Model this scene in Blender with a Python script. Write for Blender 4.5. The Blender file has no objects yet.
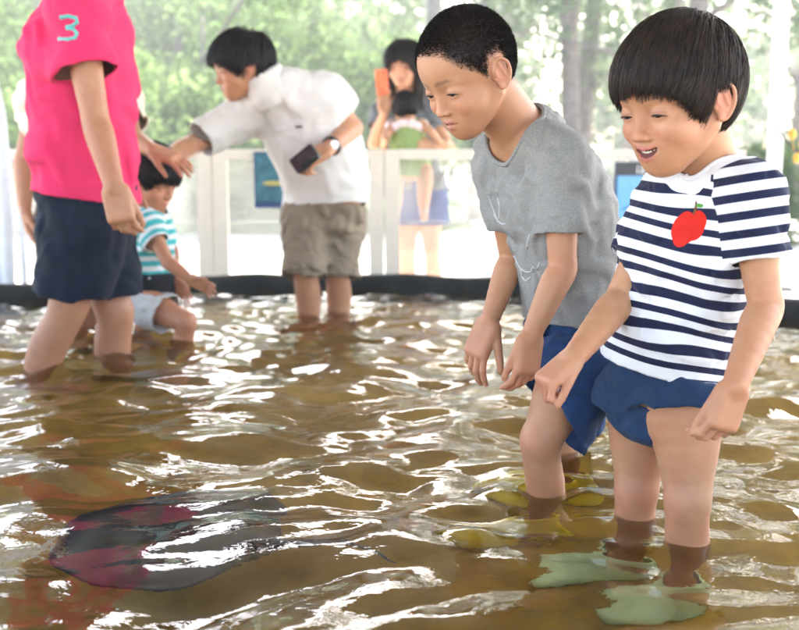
import bpy, math, random, time
import numpy as np
from mathutils import Vector
T0 = time.time()
random.seed(7); rng = np.random.default_rng(7)
SC = bpy.context.scene
COL = SC.collection
F32 = np.float32

# ------------------------------------------------------------------ camera model
FPX, CX, CY, PITCH, CAMZ = 1100.0, 399.5, 315.0, math.radians(8.0), 0.90
WATER = 0.313
FLOOR = 0.04
def W(px, py, Y):
    """a point at depth Y (metres in front of the photographer) seen at that place of the photograph"""
    x = (px-CX)/FPX; v = -(py-CY)/FPX
    d = np.array([x, math.cos(PITCH)+v*math.sin(PITCH), -math.sin(PITCH)+v*math.cos(PITCH)])
    return np.array([0, 0, CAMZ]) + d*(Y/d[1])
def nrm(v):
    v = np.asarray(v, float); return v/np.linalg.norm(v)
def V(*a): return np.array(a, float)
def lerp(a, b, t): return np.asarray(a, float)*(1-t)+np.asarray(b, float)*t

# ------------------------------------------------------------------ implicit shapes
class Prim:
    def __init__(s, fn, lo, hi): s.fn = fn; s.lo = np.asarray(lo, float); s.hi = np.asarray(hi, float)
def cone(a, b, ra, rb):
    a = np.asarray(a, float); b = np.asarray(b, float); ab = b-a; L2 = max(ab@ab, 1e-12); r = max(ra, rb)
    A = [F32(x) for x in a]; B = [F32(x) for x in ab]; iL = F32(1/L2); ra_ = F32(ra); dr = F32(rb-ra)
    def fn(P):
        x = P[:, 0]-A[0]; y = P[:, 1]-A[1]; z = P[:, 2]-A[2]
        t = (x*B[0]+y*B[1]+z*B[2])*iL; np.maximum(t, F32(0), out=t); np.minimum(t, F32(1), out=t)
        x -= t*B[0]; y -= t*B[1]; z -= t*B[2]
        return np.sqrt(x*x+y*y+z*z)-(ra_+dr*t)
    return Prim(fn, np.minimum(a, b)-r, np.maximum(a, b)+r)
def chain(pts, sub=3):
    """a smooth tapering limb through (point, radius) stations"""
    C = np.array([np.append(np.asarray(p, float), r) for p, r in pts]); n = len(C); out = []
    for i in range(n-1):
        p0, p1, p2, p3 = C[max(i-1, 0)], C[i], C[i+1], C[min(i+2, n-1)]
        for k in range(sub):
            t = k/sub; out.append(0.5*((2*p1)+(-p0+p2)*t+(2*p0-5*p1+4*p2-p3)*t*t+(-p0+3*p1-3*p2+p3)*t**3))
    out.append(C[-1]); C = np.array(out); cs = [cone(C[i, :3], C[i+1, :3], C[i, 3], C[i+1, 3]) for i in range(len(C)-1)]
    def fn(P):
        plo = P.min(0); phi_ = P.max(0); d = None
        for c in cs:
            if (c.lo-.07 > phi_).any() or (c.hi+.07 < plo).any(): continue
            e = c.fn(P); d = e if d is None else smin(d, e, F32(.002))
        return np.full(len(P), .07, F32) if d is None else d+F32(.0005)
    return Prim(fn, np.min([c.lo for c in cs], 0), np.max([c.hi for c in cs], 0))
def ell(c, r, R=None):
    c = np.asarray(c, float); r = np.asarray(r, float)
    R = np.eye(3) if R is None else np.asarray(R, float)   # rows: local axes
    ext = np.sqrt(((R*r[:, None])**2).sum(0))
    A = [F32(x) for x in c]; RR = R.astype(F32); ir = (1/r).astype(F32)
    def fn(P):
        x = P[:, 0]-A[0]; y = P[:, 1]-A[1]; z = P[:, 2]-A[2]; k0 = F32(0); k1 = F32(1e-12)
        for i in range(3):
            w = (x*RR[i, 0]+y*RR[i, 1]+z*RR[i, 2])*ir[i]; k0 = k0+w*w; w = w*ir[i]; k1 = k1+w*w
        k0 = np.sqrt(k0)
        return k0*(k0-F32(1))/np.sqrt(k1)
    return Prim(fn, c-ext, c+ext)
def rbox(c, h, R, rad):
    c = np.asarray(c, float); h = np.asarray(h, float)-rad; R = np.asarray(R, float)
    ext = np.abs(R*(h+rad)[:, None]).sum(0)
    def fn(P):
        q = np.abs((P-c.astype(F32))@R.T.astype(F32))-h.astype(F32)
        return np.sqrt((np.maximum(q, 0)**2).sum(1))+np.minimum(q.max(1), 0)-rad
    return Prim(fn, c-ext, c+ext)
def sweep(st, pw=2.0, sub=4, capr=0.5):
    """stations (centre, left, front, a, b); elliptical sections joined along a smooth line"""
    C = np.array([s[0] for s in st], float); Lf = np.array([s[1] for s in st], float); Fr = np.array([s[2] for s in st], float)
    A = np.array([s[3] for s in st], float); B = np.array([s[4] for s in st], float)
    def cr(X):
        out = []
        n = len(X)
        for i in range(n-1):
            p0 = X[max(i-1, 0)]; p1 = X[i]; p2 = X[i+1]; p3 = X[min(i+2, n-1)]
            for k in range(sub):
                t = k/sub
                out.append(0.5*((2*p1)+(-p0+p2)*t+(2*p0-5*p1+4*p2-p3)*t*t+(-p0+3*p1-3*p2+p3)*t**3))
        out.append(X[-1]); return np.array(out)
    C, Lf, Fr, A, B = cr(C), cr(Lf), cr(Fr), cr(A), cr(B)
    n = len(C)
    rm = max(A.max(), B.max())
    SG = []
    for i in range(n-1):
        ab = C[i+1]-C[i]; m = max(A[i], A[i+1], B[i], B[i+1])+.10
        SG.append((C[i].astype(F32), ab.astype(F32), F32(1/(ab@ab)), F32(math.sqrt(ab@ab)), nrm(Lf[i]+Lf[i+1]).astype(F32), nrm(Fr[i]+Fr[i+1]).astype(F32),
                   F32(A[i]), F32(A[i+1]-A[i]), F32(B[i]), F32(B[i+1]-B[i]), np.minimum(C[i], C[i+1])-m, np.maximum(C[i], C[i+1])+m))
    def fn(P):
        best = np.full(len(P), 9. if len(P) < 400 else .10, F32); plo = P.min(0); phi_ = P.max(0)
        for c0, ab, iL, L, lf, fr, a0, da, b0, db, slo, shi in SG:
            if len(P) >= 400 and ((slo > phi_).any() or (shi < plo).any()): continue
            x = P[:, 0]-c0[0]; y = P[:, 1]-c0[1]; z = P[:, 2]-c0[2]
            t0 = (x*ab[0]+y*ab[1]+z*ab[2])*iL; t = np.minimum(np.maximum(t0, F32(0)), F32(1)); w = (t0-t)*L
            x = x-t0*ab[0]; y = y-t0*ab[1]; z = z-t0*ab[2]
            a = a0+da*t; b = b0+db*t; m = np.minimum(a, b)
            u = np.abs((x*lf[0]+y*lf[1]+z*lf[2])/a); v = np.abs((x*fr[0]+y*fr[1]+z*fr[2])/b); w = np.abs(w/(m*F32(capr)))
            if pw == 2.0: k = np.sqrt(u*u+v*v+w*w)
            else: k = (u**F32(pw)+v**F32(pw)+w*w)**F32(1/pw)
            best = np.minimum(best, (k-F32(1))*m)
        return best
    return Prim(fn, C.min(0)-rm, C.max(0)+rm)
def plane(p, n):
    """keep the side the normal points away from"""
    p = np.asarray(p, float); n = nrm(n)
    return lambda P: (P-p.astype(F32))@n.astype(F32)
def cut(pr, *pls):
    f0 = pr.fn
    def fn(P):
        d = f0(P)
        for pl in pls: d = np.maximum(d, pl(P))
        return d
    return Prim(fn, pr.lo, pr.hi)
def smin(a, b, k):
    h = np.maximum(k-np.abs(a-b), 0)/k
    return np.minimum(a, b)-h*h*k*0.25
def smax(a, b, k): return -smin(-a, -b, k)

class Field:
    def __init__(s): s.ops = []; s.post = None
    def add(s, pr, k=0.01): s.ops.append(('u', pr, k)); return s
    def sub(s, pr, k=0.005): s.ops.append(('s', pr, k)); return s
    def limb(s, pts, k=0.02, k2=None):
        return s.add(chain(pts), k)
    def limb_old(s, pts, k=0.02, k2=None):
        for i in range(len(pts)-1):
            (a, ra), (b, rb) = pts[i], pts[i+1]
            s.add(cone(a, b, ra, rb), (k if i == 0 else (k2 or max(0.006, 0.5*min(ra, rb)))))
        return s
    def bounds(s):
        lo = np.min([o[1].lo for o in s.ops if o[0] == 'u'], 0); hi = np.max([o[1].hi for o in s.ops if o[0] == 'u'], 0)
        return lo, hi
    def ev(s, P, lo, hi):
        d = np.full(len(P), 1.0, F32)
        for op, pr, k in s.ops:
            m = 1.6*k+0.015
            if (pr.lo-m > hi).any() or (pr.hi+m < lo).any(): continue
            e = pr.fn(P)
            d = smin(d, e, k) if op == 'u' else smax(d, -e, k)
        return d if s.post is None else s.post(P, d)
class Shell:
    """cloth: the outer field minus the inner one, which runs on past every opening"""
    def __init__(s, outer, inner, th, cuts=(), caps=()): s.caps = caps; s.o = outer; s.i = inner; s.th = th; s.cuts = cuts
    def bounds(s): return s.o.bounds()
    def ev(s, P, lo, hi):
        d = s.o.ev(P, lo, hi); i = s.i.ev(P, lo, hi)+s.th
        d = np.maximum(d, -i)
        for c in s.cuts: d = np.maximum(d, c(P))
        return d

def mesh_field(fld, h, B=14, lim=None):
    lo, hi = fld.bounds(); lo = lo-3*h; hi = hi+3*h
    if lim is not None: lo = np.maximum(lo, lim[0]); hi = np.minimum(hi, lim[1])
    nb = np.maximum(1, np.ceil((hi-lo)/(B*h)).astype(int))
    N = nb*B+2
    bs = B*h; half = bs*0.5*math.sqrt(3)
    ax = np.arange(B+1)
    gx, gy, gz = np.meshgrid(ax, ax, ax, indexing='ij')
    off = np.stack([gx, gy, gz], -1).reshape(-1, 3)
    vid, vpos, quads = [], [], []
    corner = np.array([[i, j, k] for i in (0, 1) for j in (0, 1) for k in (0, 1)])
    edges = [(a, b) for a in range(8) for b in range(a+1, 8) if np.abs(corner[a]-corner[b]).sum() == 1]
    Ny, Nz = int(N[1]), int(N[2])
    def column(bxy):
        bx, by = bxy; vid, vpos, quads = [], [], []
        cz = np.arange(nb[2])
        ctr = np.stack([np.full(len(cz), lo[0]+(bx+.5)*bs), np.full(len(cz), lo[1]+(by+.5)*bs), lo[2]+(cz+.5)*bs], 1)
        clo = ctr.min(0)-half; chi = ctr.max(0)+half
        dc = fld.ev(np.asfortranarray(ctr.astype(F32)), clo, chi)
        for bz in cz[np.abs(dc) < half*1.35+0.012]:
            g0 = np.array([bx*B, by*B, bz*B])
            P = np.asfortranarray((lo+(g0+off)*h).astype(F32))
            d = fld.ev(P, P.min(0), P.max(0)).reshape(B+1, B+1, B+1)
            if d.min() > 0 or d.max() < 0: continue
            ins = d < 0
            # vertices of the cells
            c = [d[a:B+a, b:B+b, e:B+e] for a, b, e in corner]
            sg = [x < 0 for x in c]
            cnt = sum(x.astype(np.int8) for x in sg)
            act = np.argwhere((cnt > 0) & (cnt < 8))
            if not len(act): continue
            i, j, k = act.T
            dv = np.stack([x[i, j, k] for x in c], 1)
            acc = np.zeros((len(act), 3)); num = np.zeros(len(act))
            for a, b in edges:
                da, db = dv[:, a], dv[:, b]; m = (da < 0) != (db < 0)
                t = np.where(m, da/(da-db+1e-20*(~m)+0*da), 0.)
                t = np.where(m, t, 0)
                acc += m[:, None]*(corner[a]+(corner[b]-corner[a])*t[:, None]); num += m
            pos = lo+(g0+act+acc/num[:, None])*h
            gi = act+g0
            vid.append((gi[:, 0].astype(np.int64)*Ny+gi[:, 1])*Nz+gi[:, 2]); vpos.append(pos)
            # faces on the edges this block owns
            for axn in range(3):
                sl0 = [slice(0, B)]*3; sl1 = [slice(0, B)]*3; sl1[axn] = slice(1, B+1)
                a = ins[tuple(sl0)]; b = ins[tuple(sl1)]
                e = np.argwhere(a != b)
                if not len(e): continue
                flip = a[e[:, 0], e[:, 1], e[:, 2]]
                g = e+g0
                o1, o2 = [(1, 2), (2, 0), (0, 1)][axn]
                def cid(d1, d2):
                    q = g.copy(); q[:, o1] -= d1; q[:, o2] -= d2
                    return (q[:, 0].astype(np.int64)*Ny+q[:, 1])*Nz+q[:, 2]
                Q = np.stack([cid(1, 1), cid(0, 1), cid(0, 0), cid(1, 0)], 1)
                Q[~flip] = Q[~flip][:, ::-1]
                quads.append(Q)
        return vid, vpos, quads
    for bx in range(nb[0]):
        for by in range(nb[1]):
            a_, b_, c_ = column((bx, by)); vid += a_; vpos += b_; quads += c_
    vid = np.concatenate(vid); vpos = np.concatenate(vpos); Q = np.concatenate(quads)
    o = np.argsort(vid); vid = vid[o]; vpos = vpos[o]
    ix = np.searchsorted(vid, Q); ix = np.minimum(ix, len(vid)-1)
    ok = (vid[ix] == Q).all(1)
    return vpos, ix[ok]

def smooth_mesh(v, q, it=1, lam=0.5):
    e = np.concatenate([q[:, [0, 1]], q[:, [1, 2]], q[:, [2, 3]], q[:, [3, 0]]])
    for _ in range(it):
        s = np.zeros_like(v); n = np.zeros(len(v))
        for k in range(3):
            s[:, k] = np.bincount(e[:, 0], v[e[:, 1], k], len(v))+np.bincount(e[:, 1], v[e[:, 0], k], len(v))
        n = np.bincount(e[:, 0], minlength=len(v))+np.bincount(e[:, 1], minlength=len(v))
        v = v+(s/np.maximum(n, 1)[:, None]-v)*lam
    return v

def add_mesh(name, v, f, mat, parent=None, attrs=None, smooth=True, matidx=None):
    """one mesh object in world coordinates (children keep their world place)"""
    me = bpy.data.meshes.new(name)
    v = np.asarray(v, F32)
    if isinstance(f, np.ndarray):
        f = np.asarray(f, np.int32); k = f.shape[1]
        me.vertices.add(len(v)); me.vertices.foreach_set('co', v.ravel())
        me.loops.add(f.size); me.loops.foreach_set('vertex_index', f.ravel())
        me.polygons.add(len(f)); me.polygons.foreach_set('loop_start', np.arange(0, f.size, k, dtype=np.int32))
        me.update(calc_edges=True)
    else:
        me.from_pydata([tuple(map(float, p)) for p in v], [], f)
    if smooth: me.polygons.foreach_set('use_smooth', np.ones(len(me.polygons), bool))
    for m in (mat if isinstance(mat, (list, tuple)) else [mat]): me.materials.append(m)
    if matidx is not None: me.polygons.foreach_set('material_index', np.asarray(matidx, np.int32))
    for an, arr in (attrs or {}).items():
        arr = np.asarray(arr, F32)
        if arr.ndim == 1:
            at = me.attributes.new(an, 'FLOAT', 'POINT'); at.data.foreach_set('value', arr)
        else:
            at = me.attributes.new(an, 'FLOAT_VECTOR', 'POINT'); at.data.foreach_set('vector', arr.ravel())
    me.update()
    o = bpy.data.objects.new(name, me); COL.objects.link(o)
    if parent is not None:
        o.parent = parent
        M = parent.matrix_world
        p = parent
        loc = Vector((0, 0, 0))
        while p is not None: loc += p.location; p = p.parent
        me.vertices.foreach_get('co', c := np.empty(len(me.vertices)*3, F32))
        c = c.reshape(-1, 3)-np.array(loc, F32); me.vertices.foreach_set('co', c.ravel()); me.update()
    return o
def thing(name, label, cat, loc=(0, 0, 0), group=None):
    o = bpy.data.objects.new(name, None); COL.objects.link(o); o.location = [float(x) for x in loc]
    o.empty_display_size = 0.1
    o['label'] = label; o['category'] = cat
    if group: o['group'] = group
    return o
def tag(o, label=None, cat=None, group=None, kind=None):
    if label: o['label'] = label
    if cat: o['category'] = cat
    if group: o['group'] = group
    if kind: o['kind'] = kind
    return o
def cloth_obj(name, sh, h, mat, parent=None, attr_fn=None, it=1, th=.0028):
    """cloth: the outer surface with its openings left open, given a real thickness"""
    v, q = mesh_field(sh.o, h)
    def nrmls(v, q):
        fn = np.cross(v[q[:, 2]]-v[q[:, 0]], v[q[:, 3]]-v[q[:, 1]]); n = np.zeros_like(v)
        for k in range(4):
            for a in range(3): n[:, a] += np.bincount(q[:, k], fn[:, a], len(v))
        return n/(np.linalg.norm(n, axis=1, keepdims=True)+1e-12)
    cap = np.zeros(len(v), bool); nn = nrmls(v, q); V32 = v.astype(F32)
    for dfn, pfn, pn in sh.caps:
        ix = np.where(np.abs(pfn(V32)) < (.8 if pn is not None else 1.3)*h)[0]
        for j in range(0, len(ix), 3000):
            jj = ix[j:j+3000]; k = (dfn(V32[jj]) < -(.45 if pn is not None else .3)*h)
            if pn is not None: k &= (nn[jj]@pn > .35)
            cap[jj] |= k
        if pn is not None:
            ix = np.where((np.abs(pfn(V32)) < 3.5*h) & (nn@pn > .78))[0]
            for j in range(0, len(ix), 3000): jj = ix[j:j+3000]; cap[jj] |= dfn(V32[jj]) < -1.6*h
    q = q[~(cap[q].sum(1) >= 3)]
    used = np.unique(q); mp = np.full(len(v), -1); mp[used] = np.arange(len(used)); v = v[used]; q = mp[q]
    v = smooth_mesh(v, q, it)
    e = np.concatenate([q[:, [0, 1]], q[:, [1, 2]], q[:, [2, 3]], q[:, [3, 0]]]); key = e.min(1).astype(np.int64)*len(v)+e.max(1)
    uk, inv, cn = np.unique(key, return_inverse=True, return_counts=True)
    be = e[cn[inv] == 1]
    for _ in range(10):
        s = np.zeros_like(v); n = np.bincount(be.ravel(), minlength=len(v)); m = n > 0
        for k in range(3): s[:, k] = np.bincount(be[:, 0], v[be[:, 1], k], len(v))+np.bincount(be[:, 1], v[be[:, 0], k], len(v))
        v[m] = .5*v[m]+.5*s[m]/n[m][:, None]
    n = nrmls(v, q)
    e = np.concatenate([q[:, [0, 1]], q[:, [1, 2]], q[:, [2, 3]], q[:, [3, 0]]]); key = e.min(1).astype(np.int64)*len(v)+e.max(1)
    uk, inv, cn = np.unique(key, return_inverse=True, return_counts=True)
    be = e[cn[inv] == 1]; nv = len(v)
    side = np.stack([be[:, 1], be[:, 0], be[:, 0]+nv, be[:, 1]+nv], 1)
    at = attr_fn(v) if attr_fn else {}
    at = {k: np.concatenate([a, a]) for k, a in at.items()}
    o = add_mesh(name, np.concatenate([v, v-n*th]), np.concatenate([q, q[:, ::-1]+nv, side]), mat, parent, at)
    print('   %s %d verts  %.1fs' % (name, nv, time.time()-T0))
    o_loop = v[np.unique(be)]; sh.loop = o_loop
    return o
def mesh_obj(name, fld, h, mat, parent=None, attr_fn=None, it=1, lim=None):
    v, q = mesh_field(fld, h, lim=lim)
    if it: v = smooth_mesh(v, q, it)
    at = attr_fn(v) if attr_fn else None
    o = add_mesh(name, v, q, mat, parent, at)
    print('   %s %d verts  %.1fs' % (name, len(v), time.time()-T0))
    return o

# ------------------------------------------------------------------ plain mesh builder
class MB:
    def __init__(s): s.v = []; s.f = []; s.m = []
    def add(s, v, f, m=0):
        n = len(s.v); s.v += [tuple(map(float, p)) for p in v]; s.f += [[i+n for i in q] for q in f]; s.m += [m]*len(f); return s
    def box(s, lo, hi, m=0, R=None, c=None):
        (x0, y0, z0), (x1, y1, z1) = lo, hi
        v = np.array([(x, y, z) for x in (x0, x1) for y in (y0, y1) for z in (z0, z1)], float)
        if R is not None: v = (v-c)@np.asarray(R)+c
        return s.add(v, [(0, 1, 3, 2), (4, 6, 7, 5), (0, 4, 5, 1), (2, 3, 7, 6), (0, 2, 6, 4), (1, 5, 7, 3)], m)
    def tube(s, pts, rad, n=10, m=0, cap=True):
        pts = [np.asarray(p, float) for p in pts]; k = len(pts)
        rad = [rad]*k if np.isscalar(rad) else rad
        v = []; f = []
        t = nrm(pts[1]-pts[0]); up = np.array([0, 0, 1.]) if abs(t[2]) < .9 else np.array([1., 0, 0])
        a = nrm(np.cross(t, up))
        for i, p in enumerate(pts):
            t = nrm(pts[min(i+1, k-1)]-pts[max(i-1, 0)]); a = nrm(a-t*(a@t)); b = np.cross(t, a)
            for j in range(n):
                th = 2*math.pi*j/n; v.append(p+rad[i]*(math.cos(th)*a+math.sin(th)*b))
        for i in range(k-1):
            for j in range(n):
                j2 = (j+1) % n; f.append((i*n+j, i*n+j2, (i+1)*n+j2, (i+1)*n+j))
        if cap: f.append(tuple(range(n))[::-1]); f.append(tuple((k-1)*n+j for j in range(n)))
        return s.add(v, f, m)
    def build(s, name, mats, parent=None, smooth=False):
        o = add_mesh(name, np.array(s.v), s.f, mats, parent, None, smooth, s.m)
        return o

# ------------------------------------------------------------------ materials
def new_mat(name):
    m = bpy.data.materials.new(name); m.use_nodes = True
    nt = m.node_tree; nt.nodes.clear()
    out = nt.nodes.new('ShaderNodeOutputMaterial'); b = nt.nodes.new('ShaderNodeBsdfPrincipled')
    nt.links.new(b.outputs[0], out.inputs[0])
    return m, nt, b, out
def nd(nt, t, **kw):
    n = nt.nodes.new(t)
    for k, v in kw.items(): setattr(n, k, v)
    return n
def noise(nt, scale, detail=4, rough=.55, coord=None, dim='3D'):
    n = nd(nt, 'ShaderNodeTexNoise'); n.inputs['Scale'].default_value = scale; n.inputs['Detail'].default_value = detail
    n.inputs['Roughness'].default_value = rough
    if coord is None:
        tc = nd(nt, 'ShaderNodeTexCoord'); coord = tc.outputs['Object']
    nt.links.new(coord, n.inputs['Vector']); return n
def ramp(nt, fac, stops):
    r = nd(nt, 'ShaderNodeValToRGB'); e = r.color_ramp.elements
    while len(e) < len(stops): e.new(0.5)
    for el, (p, c) in zip(e, stops): el.position = p; el.color = (c+(1,)) if len(c) == 3 else c
    nt.links.new(fac, r.inputs[0]); return r
def bump(nt, b, h, strength=.3, dist=.002):
    n = nd(nt, 'ShaderNodeBump'); n.inputs['Strength'].default_value = strength; n.inputs['Distance'].default_value = dist
    nt.links.new(h, n.inputs['Height']); nt.links.new(n.outputs[0], b.inputs['Normal']); return n
def mixc(nt, a, b, fac, mode='MIX'):
    m = nd(nt, 'ShaderNodeMix', data_type='RGBA', blend_type=mode)
    for s, val in ((6, a), (7, b)):
        if isinstance(val, tuple): m.inputs[s].default_value = val+(1,)
        else: nt.links.new(val, m.inputs[s])
    if isinstance(fac, (int, float)): m.inputs[0].default_value = fac
    else: nt.links.new(fac, m.inputs[0])
    return m.outputs[2]
def plain(name, col, rough=.6, var=.12, scale=20, metal=0, bmp=0.0, bscale=200, spec=.5):
    m, nt, b, o = new_mat(name)
    n = noise(nt, scale)
    c2 = tuple(min(1, x*(1+var)) for x in col); c1 = tuple(x*(1-var) for x in col)
    r = ramp(nt, n.outputs[0], [(.3, c1), (.7, c2)])
    nt.links.new(r.outputs[0], b.inputs['Base Color']); b.inputs['Roughness'].default_value = rough
    b.inputs['Metallic'].default_value = metal; b.inputs['Specular IOR Level'].default_value = spec
    if bmp: bump(nt, b, noise(nt, bscale, 2).outputs[0], bmp, .001)
    return m
def cloth(name, col, rough=.85, var=.06, weave=900, bmp=.25, heather=None):
    m, nt, b, o = new_mat(name)
    n = noise(nt, 14, 3)
    c2 = tuple(min(1, x*(1+var)) for x in col); c1 = tuple(x*(1-var) for x in col)
    r = ramp(nt, n.outputs[0], [(.3, c1), (.7, c2)]); colr = r.outputs[0]
    w = noise(nt, weave, 2, .6)
    if heather:
        colr = mixc(nt, colr, heather, ramp(nt, noise(nt, 450, 3, .7).outputs[0], [(.42, (0, 0, 0)), (.62, (1, 1, 1))]).outputs[0])
    nt.links.new(colr, b.inputs['Base Color']); b.inputs['Roughness'].default_value = rough
    b.inputs['Specular IOR Level'].default_value = .2; b.inputs['Sheen Weight'].default_value = .04
    bump(nt, b, w.outputs[0], bmp, .0008)
    return m
def skin_mat():
    m, nt, b, o = new_mat('skin')
    at = nd(nt, 'ShaderNodeAttribute', attribute_name='scol')
    n = noise(nt, 38, 5, .65); n3 = noise(nt, 9, 3)
    c = mixc(nt, at.outputs['Vector'], ramp(nt, n.outputs[0], [(.3, (.93, .85, .83)), (.7, (1.03, 1.03, 1.03))]).outputs[0], 1.0, 'MULTIPLY')
    c = mixc(nt, c, ramp(nt, n3.outputs[0], [(.35, (.97, .86, .84)), (.65, (1.03, 1.03, 1.0))]).outputs[0], 1.0, 'MULTIPLY')
    nt.links.new(c, b.inputs['Base Color'])
    b.inputs['Roughness'].default_value = .48; b.inputs['Specular IOR Level'].default_value = .38
    b.inputs['Subsurface Weight'].default_value = .22; b.inputs['Subsurface Scale'].default_value = .006
    b.inputs['Subsurface Radius'].default_value = (1, .35, .2)
    bump(nt, b, noise(nt, 600, 3, .6).outputs[0], .12, .0006)
    return m
def hair_mat(name, c1, c2, rough=.45, spec=.4):
    m, nt, b, o = new_mat(name)
    n = noise(nt, 60, 3)
    nt.links.new(ramp(nt, n.outputs[0], [(.3, c1), (.7, c2)]).outputs[0], b.inputs['Base Color'])
    b.inputs['Roughness'].default_value = rough; b.inputs['Specular IOR Level'].default_value = spec
    return m
# ------------------------------------------------------------------ people
def interp(x, xs, ys): return np.interp(x, xs, ys)
HL_X = [0, .5, .85, 1.15, 1.4, 1.55, 1.95, 2.1, 2.7, 3.15]
class Head:
    def __init__(s, O, f, u, H, skin=(.62, .36, .24), smile=0., opn=.0, lid=(8, -22), adult=False, lips=(.55, .22, .19)):
        s.O = np.asarray(O, float); s.f = nrm(f); s.u = nrm(np.asarray(u)-s.f*(np.asarray(u)@s.f)); s.l = np.cross(s.u, s.f)
        s.H = H; s.R = np.array([s.f, s.l, s.u]); s.skin = skin; s.smile = smile; s.opn = opn; s.lid = lid; s.adult = adult; s.lips = lips
        s.brows = []; s.lipc = []
    def P(s, a, b, c): return s.O+s.H*(a*s.f+b*s.l+c*s.u)
    def E(s, c, r): return ell(s.P(*c), np.array(r)*s.H, s.R)
    def loc(s, v): return ((v-s.O)@s.R.T)/s.H
    def cran(s): return [s.E((-.06, 0, .12), (.44, .355, .40)), s.E((.12, 0, .15), (.26, .28, .24))] if s.adult else [s.E((-.06, 0, .15), (.445, .365, .43)), s.E((.12, 0, .18), (.265, .29, .26))]
    def mouth(s, t):
        return (.362-.082*t*t, .108*t*(1+.48*s.smile), -.272+.085*s.smile*t*t)
    def build(s, F, neck, nr=.055):
        H = s.H
        def C(a, b, ra, rb, k): F.add(cone(s.P(*a), s.P(*b), ra*H, rb*H), k*H)
        cr = s.cran()
        F.add(cr[0], .05*H); F.add(cr[1], .08*H)
        lf = .30 if s.adult else .285
        F.add(s.E((.09, 0, -.15), (.27, .275, lf)), .08*H)
        for sg in (1, -1):
            C((-.03, .245*sg, -.16), (.19, .10*sg, -.36), .075, .075, .08)
            F.add(s.E((.20, .165*sg, -.135), (.135, .125, .13)), .07*H)
            if s.smile: F.add(s.E((.245, .18*sg, -.12), (.095, .085, .08)), .05*H)
        F.add(s.E((.23, 0, -.375), (.12, .12, .10)), .08*H)
        F.add(s.E((.268, 0, -.27), (.092, .175, .12)), .07*H)            # muzzle
        for sg in (1, -1):
            F.sub(s.E((.425, .155*sg, .01), (.075, .10, .06)), .06*H)    # sockets
            C((.335 if s.adult else .325, .05*sg, .085), (.285 if s.adult else .275, .21*sg, .085), .03, .03, .05)
        C((.34, 0, .03), (.395, 0, -.12), .032, .036, .05)              # nose
        F.add(s.E((.402, 0, -.142), (.046, .05, .038)), .025*H)
        for sg in (1, -1):
            F.add(s.E((.375, .057*sg, -.155), (.040, .030, .028)), .018*H)
            F.sub(s.E((.402, .028*sg, -.180), (.016, .014, .014)), .008*H)
        # eyes: the lid is a thin bulge with a slit
        a0, a1 = [math.radians(x) for x in (s.lid[1], s.lid[0])]
        for sg in (1, -1):
            e = s.P(.283, .155*sg, 0.0); F.add(s.E((.283, .155*sg, 0), (.076, .088, .070)), .022*H)
            sp = ell(e, np.array([.095, .098, .09])*H, s.R); f0 = sp.fn
            n1 = -math.sin(a1)*s.f+math.cos(a1)*s.u; n0 = math.sin(a0)*s.f-math.cos(a0)*s.u
            sd = s.l*sg
            def slit(P, f0=f0, e=e, n1=n1, n0=n0):
                q = (P-e.astype(F32)); y = np.abs(q@s.l.astype(F32))/(.075*H)
                nar = .022*H*y*y
                return np.maximum(np.maximum(f0(P), q@n1.astype(F32)+nar), q@n0.astype(F32)+nar)
            F.sub(Prim(slit, sp.lo, sp.hi), .004*H)
        # lips and the opening between them
        n = 7; T = np.linspace(-1, 1, n)
        up, lo = [], []
        for t in T:
            m = s.mouth(t); w = 1-t*t
            up.append(((m[0]+.006*w, m[1], m[2]+.40*s.opn*w+.017*(w*.8+.2)-(.006*math.exp(-(t/.2)**2))), .006+.008*w))
            lo.append(((m[0]-.004*w-.15*s.opn*w, m[1]*.97, m[2]-.60*s.opn*w-.016*(w*.8+.2)), .008+.013*w))
        for ch in (up, lo):
            for i in range(n-1):
                pr = cone(s.P(*ch[i][0]), s.P(*ch[i+1][0]), ch[i][1]*H, ch[i+1][1]*H); F.add(pr, .02*H); s.lipc.append(pr)
        s.innerp = []
        for i in range(n-1):
            m0, m1 = s.mouth(T[i]*.93), s.mouth(T[i+1]*.93)
            for kk in ((0,) if s.opn < .04 else (-.45, -.1, .22)):
                w0, w1 = 1-T[i]**2, 1-T[i+1]**2
                r0 = .003+.25*s.opn*w0; r1 = .003+.25*s.opn*w1
                p0 = s.P(m0[0]+.01, m0[1], m0[2]+kk*s.opn*w0); p1 = s.P(m1[0]+.01, m1[1], m1[2]+kk*s.opn*w1)
                q0 = s.P(m0[0]-.10, m0[1]*.9, m0[2]+kk*s.opn*w0); q1 = s.P(m1[0]-.10, m1[1]*.9, m1[2]+kk*s.opn*w1)
                F.sub(cone(p0, p1, r0*H, r1*H), .004*H); s.innerp += [cone(q0, q1, r0*H, r1*H), cone((p0+q0)/2, (p1+q1)/2, r0*H, r1*H), cone((p0*.75+q0*.25), (p1*.75+q1*.25), r0*H, r1*H)]
                if s.opn > .04: F.sub(cone(q0, q1, r0*H, r1*H), .004*H); F.sub(cone((p0+q0)/2, (p1+q1)/2, r0*H, r1*H), .004*H)
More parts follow.
